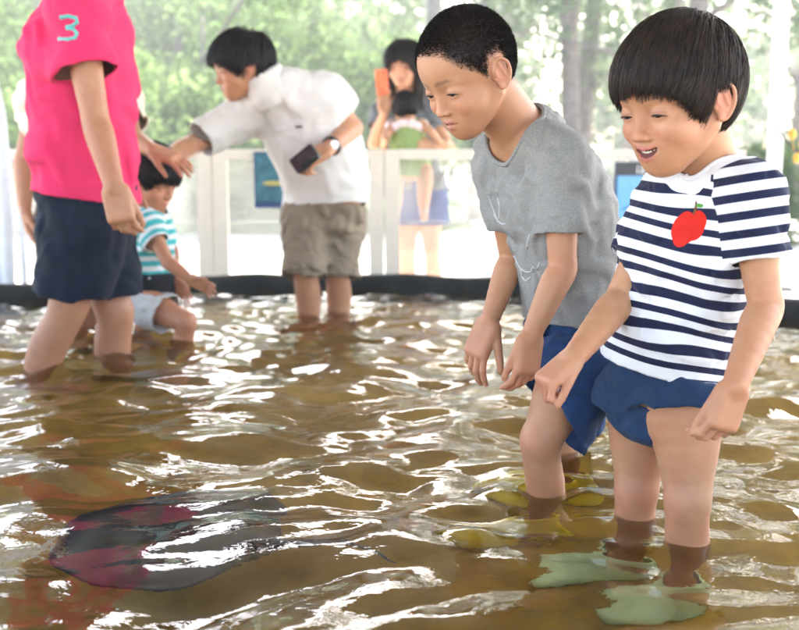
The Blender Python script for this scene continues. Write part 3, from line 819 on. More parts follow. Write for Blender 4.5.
# ------------------------------------------------------------------ the boy in the striped shirt
def boy_striped():
    tone = (0.485, 0.260, 0.141)
    root = thing('person', 'smiling boy with bowl-cut hair in a navy and white striped T-shirt with an apple', 'person', (.46, 1.72, FLOOR), 'people wading in the pool')
    J = dict(hpR=W(641, 402, 1.78), hpL=W(686, 408, 1.67), knR=W(637, 490, 1.77), knL=W(688, 500, 1.65),
             shL=W(751, 196, 1.575), shR=W(669, 200, 1.73), elL=W(765, 306, 1.56), elR=W(620, 300, 1.69), wrL=W(735, 385, 1.47), wrR=W(574, 357, 1.56),
             lv0=V(.6, -.8, 0), lv1=V(.78, -.62, 0))
    J['sp'] = [W(664, 412, 1.73), W(668, 350, 1.715), W(682, 292, 1.70), W(694, 240, 1.675), W(703, 195, 1.66), W(711, 166, 1.655)]
    J['a'] = [.082, .082, .079, .082, .076, .042]; J['b'] = [.070, .072, .066, .066, .058, .042]
    anR = V(J['knR'][0]-.012, 1.80, .105); anL = V(J['knL'][0]+.003, 1.68, .105)
    Hh = .202
    al, be = math.radians(30), math.radians(15)
    f = V(-math.cos(al)*math.cos(be), -math.sin(al)*math.cos(be), -math.sin(be)); u = V(-math.cos(al)*math.sin(be), -math.sin(al)*math.sin(be), math.cos(be))
    hd = Head((0, 0, 0), f, u, Hh, tone, smile=1.0, opn=.046, lid=(-4, -25), lips=(.46, .13, .11))
    hd.O = W(657, 114, 1.535)-Hh*(.345*hd.f+.155*hd.l)
    F = Field(); F.add(sweep(spine(J, -.004), 2.1), .01)
    for s_ in 'LR':
        F.add(cone(lerp(J['sp'][-1], J['sh'+s_], .2), J['sh'+s_], .036, .036), .03)
        arm(F, J['sh'+s_], J['el'+s_], J['wr'+s_], 1.0)
    leg(F, J['hpR'], J['knR'], anR, .89, calf=(.5, .8, 0)); leg(F, J['hpL'], J['knL'], anL, .89, calf=(.5, .8, 0))
    hR, dR = foot(F, anR, (-1, -.25), .95); hL, dL = foot(F, anL, (-1, -.45), .95)
    hand(F, J['wrL'], (-.32, -.10, -1), (-.35, .9, -.1), (-1, -.2, 0), .122, curls=[(32, 42, 30), (36, 46, 34), (42, 50, 36), (46, 50, 36)], thumb=(12, 20), spread=5)
    hand(F, J['wrR'], (-.75, -.35, -.55), (.35, .25, -.9), (-.3, -.9, -.2), .118, curls=[(45, 70, 50), (62, 75, 50), (70, 80, 50), (75, 80, 50)], thumb=(22, 30), spread=5)
    hd.build(F, J['sp'][-1]+V(0, 0, -.01), .045)
    cz = J['sp'][-1]
    HF = Field(); HF.ops = F.ops
    lim_h = (hd.O-V(.2, .2, .2), hd.O+V(.2, .2, .2))
    def extra(v, c):
        for p in (J['knL'], J['knR']): c = blob(v, c, p+V(-.03, -.03, 0), .035, (.64, .30, .20), .4)
        for p in (J['elL'],): c = blob(v, c, p, .03, (.60, .29, .19), .4)
        for p in (J['wrL']+V(-.03, 0, -.08), J['wrR']+V(-.04, -.02, -.04)): c = blob(v, c, p, .04, (.62, .28, .20), .35)
        return c
    body_two_res(root, F, HF, hd, cz, tone, extra)
    hd.eyes(root, (1, .1, -.35)); hd.teeth(root)
    tips = [.25, .245, .17, -.01, -.13, .15, .17, -.12, -.27, -.29]; roots = [.36, .34, .26, .12, .04, .2, .2, -.06, -.2, -.22]
    hair_cut(hd, root, roots, tips, .030, N=12000, steps=11, length=.72, whorl=(-.30, .02, .42), grav=.55, r0=.0006, mat=M['hair_brown'], lift=.035, jit=.09, tipj=.055)
    ht = tee(J, .010, .57, W(668, 372, 1.70), (-.20, .05, -1), lowk=2.3, amp=.0034, seed=1.3, slr=(.043, .047), neck=cz+V(-.006, -.006, .004), nrad=.056, sltop=.04, foldn=(.35, .1, .9), foldsc=75)
    sn = nrm(V(-.17, 0.02, -1)); ctr = W(691, 227, 1.60)
    def attr(v):
        P = v.astype(F32); d0 = ht.tor.fn(P)-.004; ds = [p[0].fn(P) for p in ht.parts]
        st = v@sn+.003*np.sin(v[:, 0]*40+v[:, 2]*25)+.003*np.sin(v[:, 2]*90+v[:, 0]*30)
        side = ds[0] < ds[1]; ss = np.where(side, (v-ht.parts[0][1])@ht.parts[0][2], (v-ht.parts[1][1])@ht.parts[1][2])+.012; sm = d0-np.minimum(ds[0], ds[1])
        hl = ht.hole.fn(P)
        lv = nrm(V(.75, -.66, -.12)); uv = nrm(V(-.1, -.1, 1)); fv = nrm(V(-.66, -.75, 0))
        q = v-ctr; pr = np.stack([q@lv, q@uv, q@fv], 1); pr[(pr[:, 2] < -.02)] = 9
        hemd = -(plane(W(668, 372, 1.70), (-.20, .05, -1))(P))
        return {'ss': ss, 'sm': sm, 'st': st, 'cd': np.minimum(hl, hemd+.006), 'pr': pr}
    M['white_rib'] = cloth('white_rib', (.76, .76, .77)); M['stripe_navy'] = stripe_mat('striped_cotton', (.012, .014, .045), (.76, .76, .77), .0255, .44, collar=.017, apple=True)
    cloth_obj('striped_shirt', ht, .003, M['stripe_navy'], root, attr)
    collar_band(ht, cz, hd.O-cz, M['white_rib'], root)
    sh = shorts(J, .008, {'R': (.082, W(632, 420, 1.73), (-.35, -.1, -.94)), 'L': (.088, W(686, 404, 1.64), (.05, -.1, -1))}, W(668, 368, 1.7), (0.2, 0, 1), amp=.0021, seed=4, r0=.082, sc=75)
    cloth_obj('swim_trunks', sh, .0035, M['navy_brief'], root)
    slipper(root, hR, dR, M['green_shoe'], .95); slipper(root, hL, dL, M['green_shoe'], .95)
    return root

def body_two_res(root, F, HF, hd, cz, tone, extra, hh=.0014, hb=.0026, hair=None, hcol=(.03, .022, .018), mat=None):
    """fine head and coarser body, joined in one mesh; the seam lies round the neck under the collar"""
    nz = nrm(hd.O-cz)
    top = Field(); top.ops = F.ops; top.post = lambda P, d: np.maximum(d, -plane(cz+nz*.004, nz)(P)*1.0) if False else d
    lim = (hd.O-hd.H*.95, hd.O+hd.H*.95)
    t_ = time.time(); v1, q1 = mesh_field(F, hh, lim=lim); print('head', time.time()-t_)
    k1 = ((v1-(cz+nz*.006))@nz > 0); q1 = q1[k1[q1].all(1)]
    v2, q2 = mesh_field(F, hb)
    k2 = ((v2-(cz+nz*.014))@nz > 0) & (np.linalg.norm(v2-hd.O, axis=1) < hd.H*1.3); q2 = q2[~k2[q2].all(1)]
    v1 = smooth_mesh(v1, q1, 1, .4); v2 = smooth_mesh(v2, q2, 2)
    v = np.concatenate([v1, v2]); q = np.concatenate([q1, q2+len(v1)])
    used = np.unique(q); mp = np.full(len(v), -1); mp[used] = np.arange(len(used)); v = v[used]; q = mp[q]
    at = skin_attr(hd, tone, extra, hair, hcol)(v)
    o = add_mesh('body', v, q, mat or M['skin'], root, at)
    print('   body %d verts %.1fs' % (len(v), time.time()-T0))
    return o

# ------------------------------------------------------------------ the boy in the grey shirt
def boy_grey():
    tone = (0.477, 0.255, 0.138)
    root = thing('person', 'boy with cropped hair in a grey T-shirt and navy shorts, bending forward over the water', 'person', (.27, 1.97, FLOOR), 'people wading in the pool')
    J = dict(hpL=W(572, 372, 1.90), hpR=W(582, 366, 2.04), knL=W(542, 440, 1.88), knR=W(556, 420, 2.16),
             shL=W(562, 163, 1.83), shR=W(500, 162, 1.97), elL=W(562, 268, 1.83), elR=W(512, 258, 2.0), wrL=W(531, 335, 1.80), wrR=W(490, 320, 1.95),
             lv0=V(.35, -.93, 0), lv1=V(.58, -.80, -.05))
    J['sp'] = [W(576, 358, 1.97), W(577, 308, 1.965), W(569, 248, 1.95), W(553, 195, 1.93), W(535, 155, 1.915), W(519, 128, 1.905)]
    J['a'] = [.088, .086, .084, .090, .080, .044]; J['b'] = [.076, .076, .078, .080, .062, .044]
    anL = V(J['knL'][0]+.012, 1.955, .11); anR = V(J['knR'][0]+.03, 2.22, .11)
    Hh = .188; al, be = math.radians(34), math.radians(28)
    f = V(-math.cos(al)*math.cos(be), -math.sin(al)*math.cos(be), -math.sin(be)); u = V(-math.cos(al)*math.sin(be), -math.sin(al)*math.sin(be), math.cos(be))
    hd = Head((0, 0, 0), f, u, Hh, tone, smile=.15, opn=.03, lid=(3, -24), lips=(.42, .15, .125))
    hd.O = W(451, 94, 1.775)-Hh*(.345*hd.f+.155*hd.l)
    F = Field(); F.add(sweep(spine(J, -.005), 2.1), .01)
    for s_ in 'LR':
        F.add(cone(lerp(J['sp'][-1], J['sh'+s_], .2), J['sh'+s_], .036, .036), .03)
        arm(F, J['sh'+s_], J['el'+s_], J['wr'+s_], .96)
    leg(F, J['hpL'], J['knL'], anL, .89, calf=(.8, .5, 0)); leg(F, J['hpR'], J['knR'], anR, .89, calf=(.8, .5, 0))
    hL, dL = foot(F, anL, (-1, -.12), 1.05); hR, dR = foot(F, anR, (-1, -.1), 1.05)
    hand(F, J['wrL'], (-.12, -.05, -1), (-.5, .8, 0), (-.8, -.5, 0), .125, curls=[(22, 28, 18), (26, 30, 20), (30, 32, 20), (34, 34, 20)], thumb=(12, 14), spread=4)
    hand(F, J['wrR'], (-.38, -.12, -.9), (.6, .6, -.3), (-.5, -.8, 0), .135, curls=[(12, 22, 15), (18, 26, 18), (24, 30, 20), (30, 34, 22)], thumb=(30, 10), spread=7)
    hd.build(F, J['sp'][-1]+V(0, 0, -.005), .047)
    cz = J['sp'][-1]
    def extra(v, c):
        c = blob(v, c, J['knL']+V(-.03, -.02, 0), .035, (.64, .30, .20), .4)
        c = blob(v, c, J['elL'], .03, (.60, .29, .19), .35)
        for p in (J['wrL']+V(0, 0, -.08), J['wrR']+V(-.04, -.02, -.08)): c = blob(v, c, p, .045, (.62, .28, .20), .35)
        return c
    roots = [.34, .31, .17, .08, -.02, .13, .13, -.12, -.26, -.28]
    body_two_res(root, F, F, hd, cz, tone, extra, hair=roots, hcol=(.028, .019, .015))
    hd.eyes(root, (1, .1, -.35))
    rt = [x-.01 for x in roots]
    hair_cut(hd, root, rt, [x-.05 for x in roots],   .002, N=60000, steps=3, length=.024, whorl=(-.3, .02, .4), grav=.2, r0=.00042, mat=M['hair_buzz'], lift=.0, jit=.35, buzz=True, cap=False, h=.002)
    J['collax'] = nrm(V(-.45, -.3, 1))
    ht = tee(J, .011, .66, W(570, 322, 1.95), (-.05, 0, -1), amp=.0042, seed=2.1, slr=(.047, .043), neck=cz+V(-.012, -.012, -.004), nrad=.058, sltop=.042, foldn=(.5, .1, .8), foldsc=60, lowk=1.35, k=.022)
    cloth_obj('grey_shirt', ht, .0032, M['grey_tee'], root)
    collar_band(ht, cz, J['collax'], M['grey_tee'], root)
    for pl in ([(489, 196), (492, 205), (495, 214), (498, 221)], [(494, 214), (498, 221), (502, 224), (506, 224)], [(499, 219), (500, 208), (498, 198)],
               [(507, 262), (510, 255), (515, 257), (518, 264), (521, 269), (526, 272), (531, 272), (533, 266), (537, 270), (540, 262)], [(527, 248), (528, 240), (530, 234)], [(508, 262), (510, 272), (514, 280)],
               [(521, 269), (522, 277), (526, 281), (531, 277)]):
        pts = []
        for k in range(len(pl)-1):
            for t in np.linspace(0, 1, 5)[:-1 if k < len(pl)-2 else None]:
                a = lerp(pl[k], pl[k+1], t); p0 = W(a[0], a[1], 1.55); p = march(ht.o, p0, W(a[0], a[1], 2.3)-p0, 80)
                if p[1] < 2.1: pts.append(p+V(0, .0011, 0))
        if len(pts) > 2: mb = MB(); mb.tube(pts, .0017, 6); mb.build('printed_line', M['white_print'], root, True)
    sh = shorts(J, .009, {'L': (.078, W(539, 392, 1.88), (-.80, -.2, -.56)), 'R': (.085, W(560, 405, 2.1), (-.6, -.2, -.75))}, W(572, 311, 1.9), (0, 0, 1), amp=.005, seed=6, r0=.086, sc=55)
    cloth_obj('swim_shorts', sh, .0035, M['navy_shorts'], root)
    slipper(root, hL, dL, M['yellow_shoe'], 1.15); slipper(root, hR, dR, M['yellow_shoe'], 1.1)
    return root
M['black_hair_soft'] = M['hair_black']
M['polo_white'] = cloth('polo_cotton', (.70, .68, .64)); M['khaki'] = cloth('khaki_cotton', (.24, .19, .13)); M['red_sandal'] = plain('red_rubber', (.62, .03, .04), .4)
M['pink_polo'] = cloth('pink_polo', (.66, .030, .115)); M['dark_navy'] = cloth('dark_navy', (.005, .009, .020)); M['teal'] = plain('teal_print', (.10, .42, .38), .6)
M['cream_tee'] = cloth('cream_tee', (.80, .74, .58)); M['black_plastic'] = plain('black_plastic', (.012, .012, .013), .3); M['steel'] = plain('steel', (.5, .5, .5), .3, metal=1)
M['grey_wool'] = cloth('grey_cotton', (.15, .16, .17)); M['denim'] = cloth('denim', (.018, .050, .19)); M['orange'] = plain('orange_case', (.85, .14, .03), .35)
M['olive'] = cloth('olive_cotton', (.26, .34, .13)); M['pale_pink'] = cloth('pale_pink', (.80, .62, .62)); M['black_cloth'] = cloth('black_cloth', (.015, .015, .017)); M['grey_shorts'] = cloth('grey_shorts', (.50, .49, .46))
ADULT_T = [.26, .22, .10, -.02, -.12, .06, .06, -.20, -.34, -.36]; ADULT_R = [.36, .33, .22, .10, -.02, .12, .12, -.12, -.26, -.28]
def frame(al, be, left=True):
    """head axes: turned al degrees from the picture's left towards the camera, tipped be degrees down"""
    a, b = math.radians(al), math.radians(be); h = V(-math.cos(a), -math.sin(a), 0)
    return V(h[0]*math.cos(b), h[1]*math.cos(b), -math.sin(b)), V(h[0]*math.sin(b), h[1]*math.sin(b), math.cos(b))
def strap_sandal(parent, heel, d, mat, s):
    mb = MB(); sd = np.cross(V(0, 0, 1), d); h = V(heel[0], heel[1], FLOOR+.004)
    mb.tube([h-d*.02*s, h+d*.06*s, h+d*.16*s], [.030*s, .034*s, .030*s], 12)
    for t in (.05, .11): mb.tube([h+d*t*s+sd*.036*s, h+d*(t+.01)*s+V(0, 0, .045*s), h+d*t*s-sd*.036*s], .006*s, 6)
    mb.build('sandal', mat, parent, True)

def man_polo():
    tone = (0.485, 0.264, 0.149)
    root = thing('person', 'man in a white polo shirt and rolled-up khaki trousers, leaning down, one arm reaching', 'person', (-.34, 4.25, FLOOR), 'people wading in the pool')
    J = dict(hpR=W(307, 218, 4.24), hpL=W(339, 218, 4.30), knR=W(305, 264, 4.17), knL=W(338, 266, 4.26),
             shR=W(243, 117, 4.19), shL=W(327, 96, 4.12), elR=W(190, 146, 4.05), elL=W(352, 128, 4.14), wrR=W(168, 157, 3.88), wrL=W(328, 149, 3.95),
             lv0=V(.62, .78*-.9, 0), lv1=V(.90, -.42, .12))
    J['lv0'] = V(.85, -.5, 0)
    J['sp'] = [W(323, 216, 4.28), W(326, 192, 4.27), W(321, 162, 4.23), W(307, 130, 4.18), W(289, 104, 4.14), W(270, 88, 4.09)]
    J['a'] = [.150, .150, .150, .160, .145, .068]; J['b'] = [.115, .118, .125, .118, .090, .065]
    f, u = frame(20, 14); H = .232
    hd = Head(W(241, 68, 4.08), f, u, H, tone, smile=.6, opn=.03, lid=(4, -14), adult=True)
    F = Field(); F.add(sweep(spine(J, -.006), 2.1), .01)
    for s_ in 'LR':
        F.add(cone(lerp(J['sp'][-1], J['sh'+s_], .25), J['sh'+s_], .05, .052), .04); arm(F, J['sh'+s_], J['el'+s_], J['wr'+s_], 1.5)
    aR = V(J['knR'][0]+.01, 4.24, .12); aL = V(J['knL'][0]-.01, 4.32, .12)
    leg(F, J['hpR'], J['knR'], aR, 1.25, calf=(.3, .9, 0)); leg(F, J['hpL'], J['knL'], aL, 1.25, calf=(.3, .9, 0))
    h1, d1 = foot(F, aR, (-.7, -.7), 1.4); h2, d2 = foot(F, aL, (-.4, -.9), 1.4)
    hand(F, J['wrR'], (-.8, -.5, -.35), (.1, .2, -1), (.2, -1, 0), .185, curls=[(15, 20, 12)]*4, thumb=(30, 10))
    hand(F, J['wrL'], (-.75, -.35, -.42), (-.2, .4, -.8), (-.2, -.6, .8), .185, curls=[(40, 50, 35), (45, 55, 35), (50, 60, 40), (55, 60, 40)], thumb=(20, 20))
    hd.build(F, J['sp'][-1], .062)
    body_two_res(root, F, F, hd, J['sp'][-1], tone, None, .0026, .0045)
    hd.eyes(root, (1, .1, -.2))
    hair_cut(hd, root, ADULT_R, ADULT_T, .06, N=4000, steps=8, length=.6, whorl=(-.25, .02, .45), grav=.5, r0=.0011, mat=M['hair_black'], lift=.05, jit=.16, tipj=.05, h=.005)
    J['collax'] = nrm(V(-.55, -.25, 1))
    ht = tee(J, .012, {'L': .50, 'R': .80}, W(328, 206, 4.25), (.05, -.1, -1), amp=.006, seed=.7, slr=(.078, .068), neck=J['sp'][-1]+V(-.01, -.01, 0), nrad=.078, sltop=.068, foldn=(.6, .1, .8), foldsc=26, lowk=1.7, k=.05)
    cloth_obj('polo_shirt', ht, .005, M['polo_white'], root); cz = J['sp'][-1]
    C = Field(); ax = J['collax']; C.add(cone(cz-ax*.01, cz+ax*.035, .098, .080), .01); I = Field(); I.ops = C.ops
    hole = cone(cz-ax*.1, cz+ax*.2, .086, .060); fr = cone(cz+V(-.06, -.09, -.09), cz+V(-.07, -.10, .1), .022, .022)
    C.post = lambda P, d: np.maximum(np.maximum(d, -hole.fn(P)), -fr.fn(P)); mesh_obj('collar', C, .004, M['polo_white'], root)
    # pocket mark and placket
    mb = MB()
    for (a, b) in (((296, 127), (303, 126.5)),):
        pts = [march(ht.o, W(lerp(a, b, t)[0], lerp(a, b, t)[1], 3.7), W(a[0], a[1], 4.6)-W(a[0], a[1], 3.7), 90) for t in np.linspace(0, 1, 5)]; mb.tube(pts, .0045, 6)
    mb.build('pocket_label', M['black_plastic'], root, True)
    mb = MB()
    for y in (110, 120, 129):
        p = march(ht.o, W(266+(y-100)*.42, y, 3.7), W(270, y, 4.6)-W(270, y, 3.7), 90); mb.tube([p-V(0, .003, 0), p+V(0, .002, 0)], .006, 8)
        mb.build('button', M['polo_white'], root, True); mb = MB()
    sh = shorts(J, .012, {'R': (.078, W(305, 274, 4.2), (0, -.05, -1)), 'L': (.078, W(338, 276, 4.2), (0, -.05, -1))}, W(328, 204, 4.25), (0, 0, 1), amp=.008, seed=2, r0=.105, sc=42)
    cloth_obj('trousers', sh, .005, M['khaki'], root)
    for sd, y in (('R', 268), ('L', 270)):
        k = along(J['hp'+sd], J['kn'+sd], 1.06); d = nrm(J['kn'+sd]-J['hp'+sd]); C = Field(); C.add(cone(k-d*.028, k+d*.028, .086, .088), .01); inn = cone(k-d*.1, k+d*.1, .078, .078)
        C.post = lambda P, dd, inn=inn, k=k, d=d: np.maximum(np.maximum(dd+folds(P, .005, 60, (.1, .1, 1), 5), np.abs(plane(k, d)(P))-.034), -inn.fn(P)); mesh_obj('rolled_cuff', C, .005, M['khaki'], root)
    strap_sandal(root, h1, d1, M['red_sandal'], 1.45); strap_sandal(root, h2, d2, M['red_sandal'], 1.45)
    # wrist watch and the small black device
    w = J['wrL']; d = nrm(J['wrL']-J['elL']); a = nrm(np.cross(d, V(0, 0, 1))); b = np.cross(d, a)
    mb = MB(); mb.tube([w-d*.03+.031*(math.cos(t)*a+math.sin(t)*b) for t in np.linspace(0, 2*math.pi, 21)], .007, 6, 0, False)
    wt = mb.build('wristwatch', M['black_plastic'], root, True); c = w-d*.03+V(.012, -.032, .004); mb = MB(); mb.tube([c, c+V(.002, -.008, 0)], .016, 14); mb.build('watch_face', M['steel'], wt)
    c = W(305, 159, 3.80); F2 = Field(); R = np.array([nrm(V(.75, -.2, .6)), nrm(V(.3, .95, -.1)), nrm(np.cross(V(.75, -.2, .6), V(.3, .95, -.1)))]); F2.add(rbox(c, (.050, .016, .030), R, .008), .001); F2.add(rbox(c+V(0, -.016, 0), (.022, .006, .014), R, .004), .002)
    o = mesh_obj('handset', F2, .0025, M['black_plastic']); tag(o, 'small black handset held in the hand of the man in the white polo shirt', 'handset')

def man_pink():
    tone = (0.420, 0.216, 0.121)
    root = thing('person', 'adult in a bright pink polo shirt and dark navy shorts, wading at the left', 'person', (-.9, 3.2, FLOOR), 'people wading in the pool')
    J = dict(hpR=W(86, 232, 3.13), hpL=W(92, 232, 3.28), knR=W(68, 306, 3.12), knL=W(114, 312, 3.26),
             shR=W(76, 14, 3.03), shL=W(90, 10, 3.36), elR=W(96, 122, 2.99), elL=W(100, 115, 3.42), wrR=W(114, 186, 2.92), wrL=W(116, 180, 3.45), lv0=V(.25, .95, 0), lv1=V(.30, .95, 0))
    J['sp'] = [W(88, 232, 3.2), W(86, 180, 3.2), W(83, 120, 3.2), W(81, 62, 3.2), W(84, 14, 3.19), W(90, -16, 3.19)]
    J['a'] = [.150, .150, .145, .160, .150, .066]; J['b'] = [.112, .112, .105, .112, .085, .062]
    f, u = frame(180-22, 18); f = V(.9, -.33, -.3); u = V(.28, -.1, .95); H = .23
    hd = Head(J['sp'][-1]+V(.06, -.02, .17), f, u, H, tone, adult=True)
    F = Field(); F.add(sweep(spine(J, -.006), 2.1), .01)
    for s_ in 'LR':
        F.add(cone(lerp(J['sp'][-1], J['sh'+s_], .25), J['sh'+s_], .05, .052), .04); arm(F, J['sh'+s_], J['el'+s_], J['wr'+s_], 1.5)
    aR = V(W(20, 400, 3.12)[0], 3.12, .12); aL = V(J['knL'][0]+.005, 3.30, .12)
    leg(F, J['hpR'], J['knR'], aR, 1.38, calf=(-.9, .2, 0)); leg(F, J['hpL'], J['knL'], aL, 1.38, calf=(-.9, .2, 0))
    foot(F, aR, (1, -.1), 1.4); foot(F, aL, (1, -.2), 1.4)
    hand(F, J['wrR'], (.2, -.05, -1), (.1, 1, 0), (1, 0, 0), .185, curls=[(30, 35, 20), (34, 38, 22), (38, 40, 24), (42, 42, 24)], thumb=(16, 15), spread=4)
    hand(F, J['wrL'], (.3, .0, -1), (.1, -1, 0), (1, 0, 0), .19, curls=[(20, 30, 18)]*4)
    hd.build(F, J['sp'][-1], .062)
    body_two_res(root, F, F, hd, J['sp'][-1], tone, None, .004, .005)
    hair_cut(hd, root, ADULT_R, ADULT_T, .05, N=2500, steps=8, length=.5, r0=.0013, mat=M['hair_black'], lift=.03, h=.006)
    ht = tee(J, .018, .52, W(78, 196, 3.2), (-.16, 0, -1), amp=.010, seed=3.7, slr=(.078, .088), nrad=.078, sltop=.065, foldn=(.25, .1, .95), foldsc=22, lowk=1.5, k=.05)
    cloth_obj('polo_shirt', ht, .0055, M['pink_polo'], root)
    cz = J['sp'][-1]; C = Field(); ax = nrm(V(.25, -.05, 1)); C.add(cone(cz-ax*.02, cz+ax*.035, .100, .080), .01); hole = cone(cz-ax*.1, cz+ax*.2, .088, .062)
    C.post = lambda P, d: np.maximum(d, -hole.fn(P)); mesh_obj('collar', C, .005, M['pink_polo'], root)
    for k, pl in enumerate(([(60, 17.5), (68, 16), (76, 18), (77, 22), (72, 26), (66, 27)], [(66, 28), (73, 28.5), (77, 33), (75, 38), (68, 39.5), (59, 39)])):
        mb = MB(); pts = []
        for a in pl:
            p0 = W(a[0], a[1], 2.6); pts.append(march(ht.o, p0, W(a[0], a[1], 3.5)-p0, 90)+V(0, .0030, 0))
        mb.tube(pts, .0065, 8); mb.build('sleeve_number', M['teal'], root, True)
    sh = shorts(J, .014, {'R': (.102, W(66, 296, 3.1), (-.12, 0, -1)), 'L': (.095, W(114, 297, 3.2), (.02, 0, -1))}, W(88, 186, 3.2), (0, 0, 1), amp=.006, seed=9, r0=.122, sc=30)
    cloth_obj('shorts', sh, .0055, M['dark_navy'], root)

def person_cream():
    tone = (0.454, 0.240, 0.138)
    root = thing('person', 'person in a cream T-shirt, mostly hidden behind the adult in pink', 'person', (-1.12, 3.9, FLOOR), 'people wading in the pool')
    J = dict(hpR=W(66, 232, 3.9), hpL=W(102, 232, 3.9), knR=W(78, 292, 3.84), knL=W(112, 292, 3.9), shR=W(40, 100, 3.86), shL=W(120, 102, 3.84), elR=W(24, 160, 3.86), elL=W(133, 140, 3.72), wrR=W(25, 208, 3.80), wrL=W(152, 150, 3.56),
             lv0=V(.98, .1, 0), lv1=V(.98, .0, 0))
    J['sp'] = [W(84, 236, 3.9), W(84, 200, 3.9), W(83, 160, 3.88), W(81, 125, 3.85), W(80, 98, 3.83), W(80, 80, 3.80)]
    J['a'] = [.150, .145, .140, .150, .140, .060]; J['b'] = [.105, .105, .100, .105, .085, .058]
    hd = Head(J['sp'][-1]+V(.02, -.10, .13), V(.3, -.85, -.45), V(.1, -.45, .85), .225, tone, adult=True)
    F = Field(); F.add(sweep(spine(J, -.006), 2.1), .01)
    for s_ in 'LR':
        F.add(cone(lerp(J['sp'][-1], J['sh'+s_], .25), J['sh'+s_], .045, .048), .04); arm(F, J['sh'+s_], J['el'+s_], J['wr'+s_], 1.35)
    aR = V(J['knR'][0], 3.9, .12); aL = V(J['knL'][0], 3.96, .12)
    leg(F, J['hpR'], J['knR'], aR, 1.2, calf=(0, 1, 0)); leg(F, J['hpL'], J['knL'], aL, 1.2, calf=(0, 1, 0)); foot(F, aR, (.2, -1), 1.3); foot(F, aL, (.3, -1), 1.3)
    hand(F, J['wrR'], (.25, -.1, -1), (.9, .1, .2), (0, -1, 0), .175, curls=[(12, 20, 12)]*4, thumb=(30, 10))
    hand(F, J['wrL'], (.9, -.3, -.35), (.1, .3, -1), (-.1, -1, 0), .175, curls=[(10, 18, 12)]*4, thumb=(30, 10))
    hd.build(F, J['sp'][-1], .055)
    body_two_res(root, F, F, hd, J['sp'][-1], tone, None, .0045, .005)
    hair_cut(hd, root, ADULT_R, [.2, .16, .05, -.2, -.4, -.4, -.42, -.45, -.5, -.5], .07, N=2500, steps=8, length=.9, r0=.0013, mat=M['hair_black'], lift=.03, h=.006)
    ht = tee(J, .016, .48, W(84, 216, 3.9), (0, 0, -1), amp=.008, seed=5.1, slr=(.070, .078), nrad=.085, sltop=.058, foldn=(.25, .1, .95), foldsc=26, lowk=1.5, k=.05)
    cloth_obj('cream_shirt', ht, .0055, M['cream_tee'], root); collar_band(ht, J['sp'][-1], V(0, -.2, 1), M['cream_tee'], root, .006)
    sh = shorts(J, .012, {'R': (.095, W(78, 285, 3.85), (0, 0, -1)), 'L': (.095, W(112, 285, 3.9), (0, 0, -1))}, W(84, 206, 3.9), (0, 0, 1), amp=.006, seed=1, r0=.115, sc=32)
    cloth_obj('shorts', sh, .006, M['dark_navy'], root)

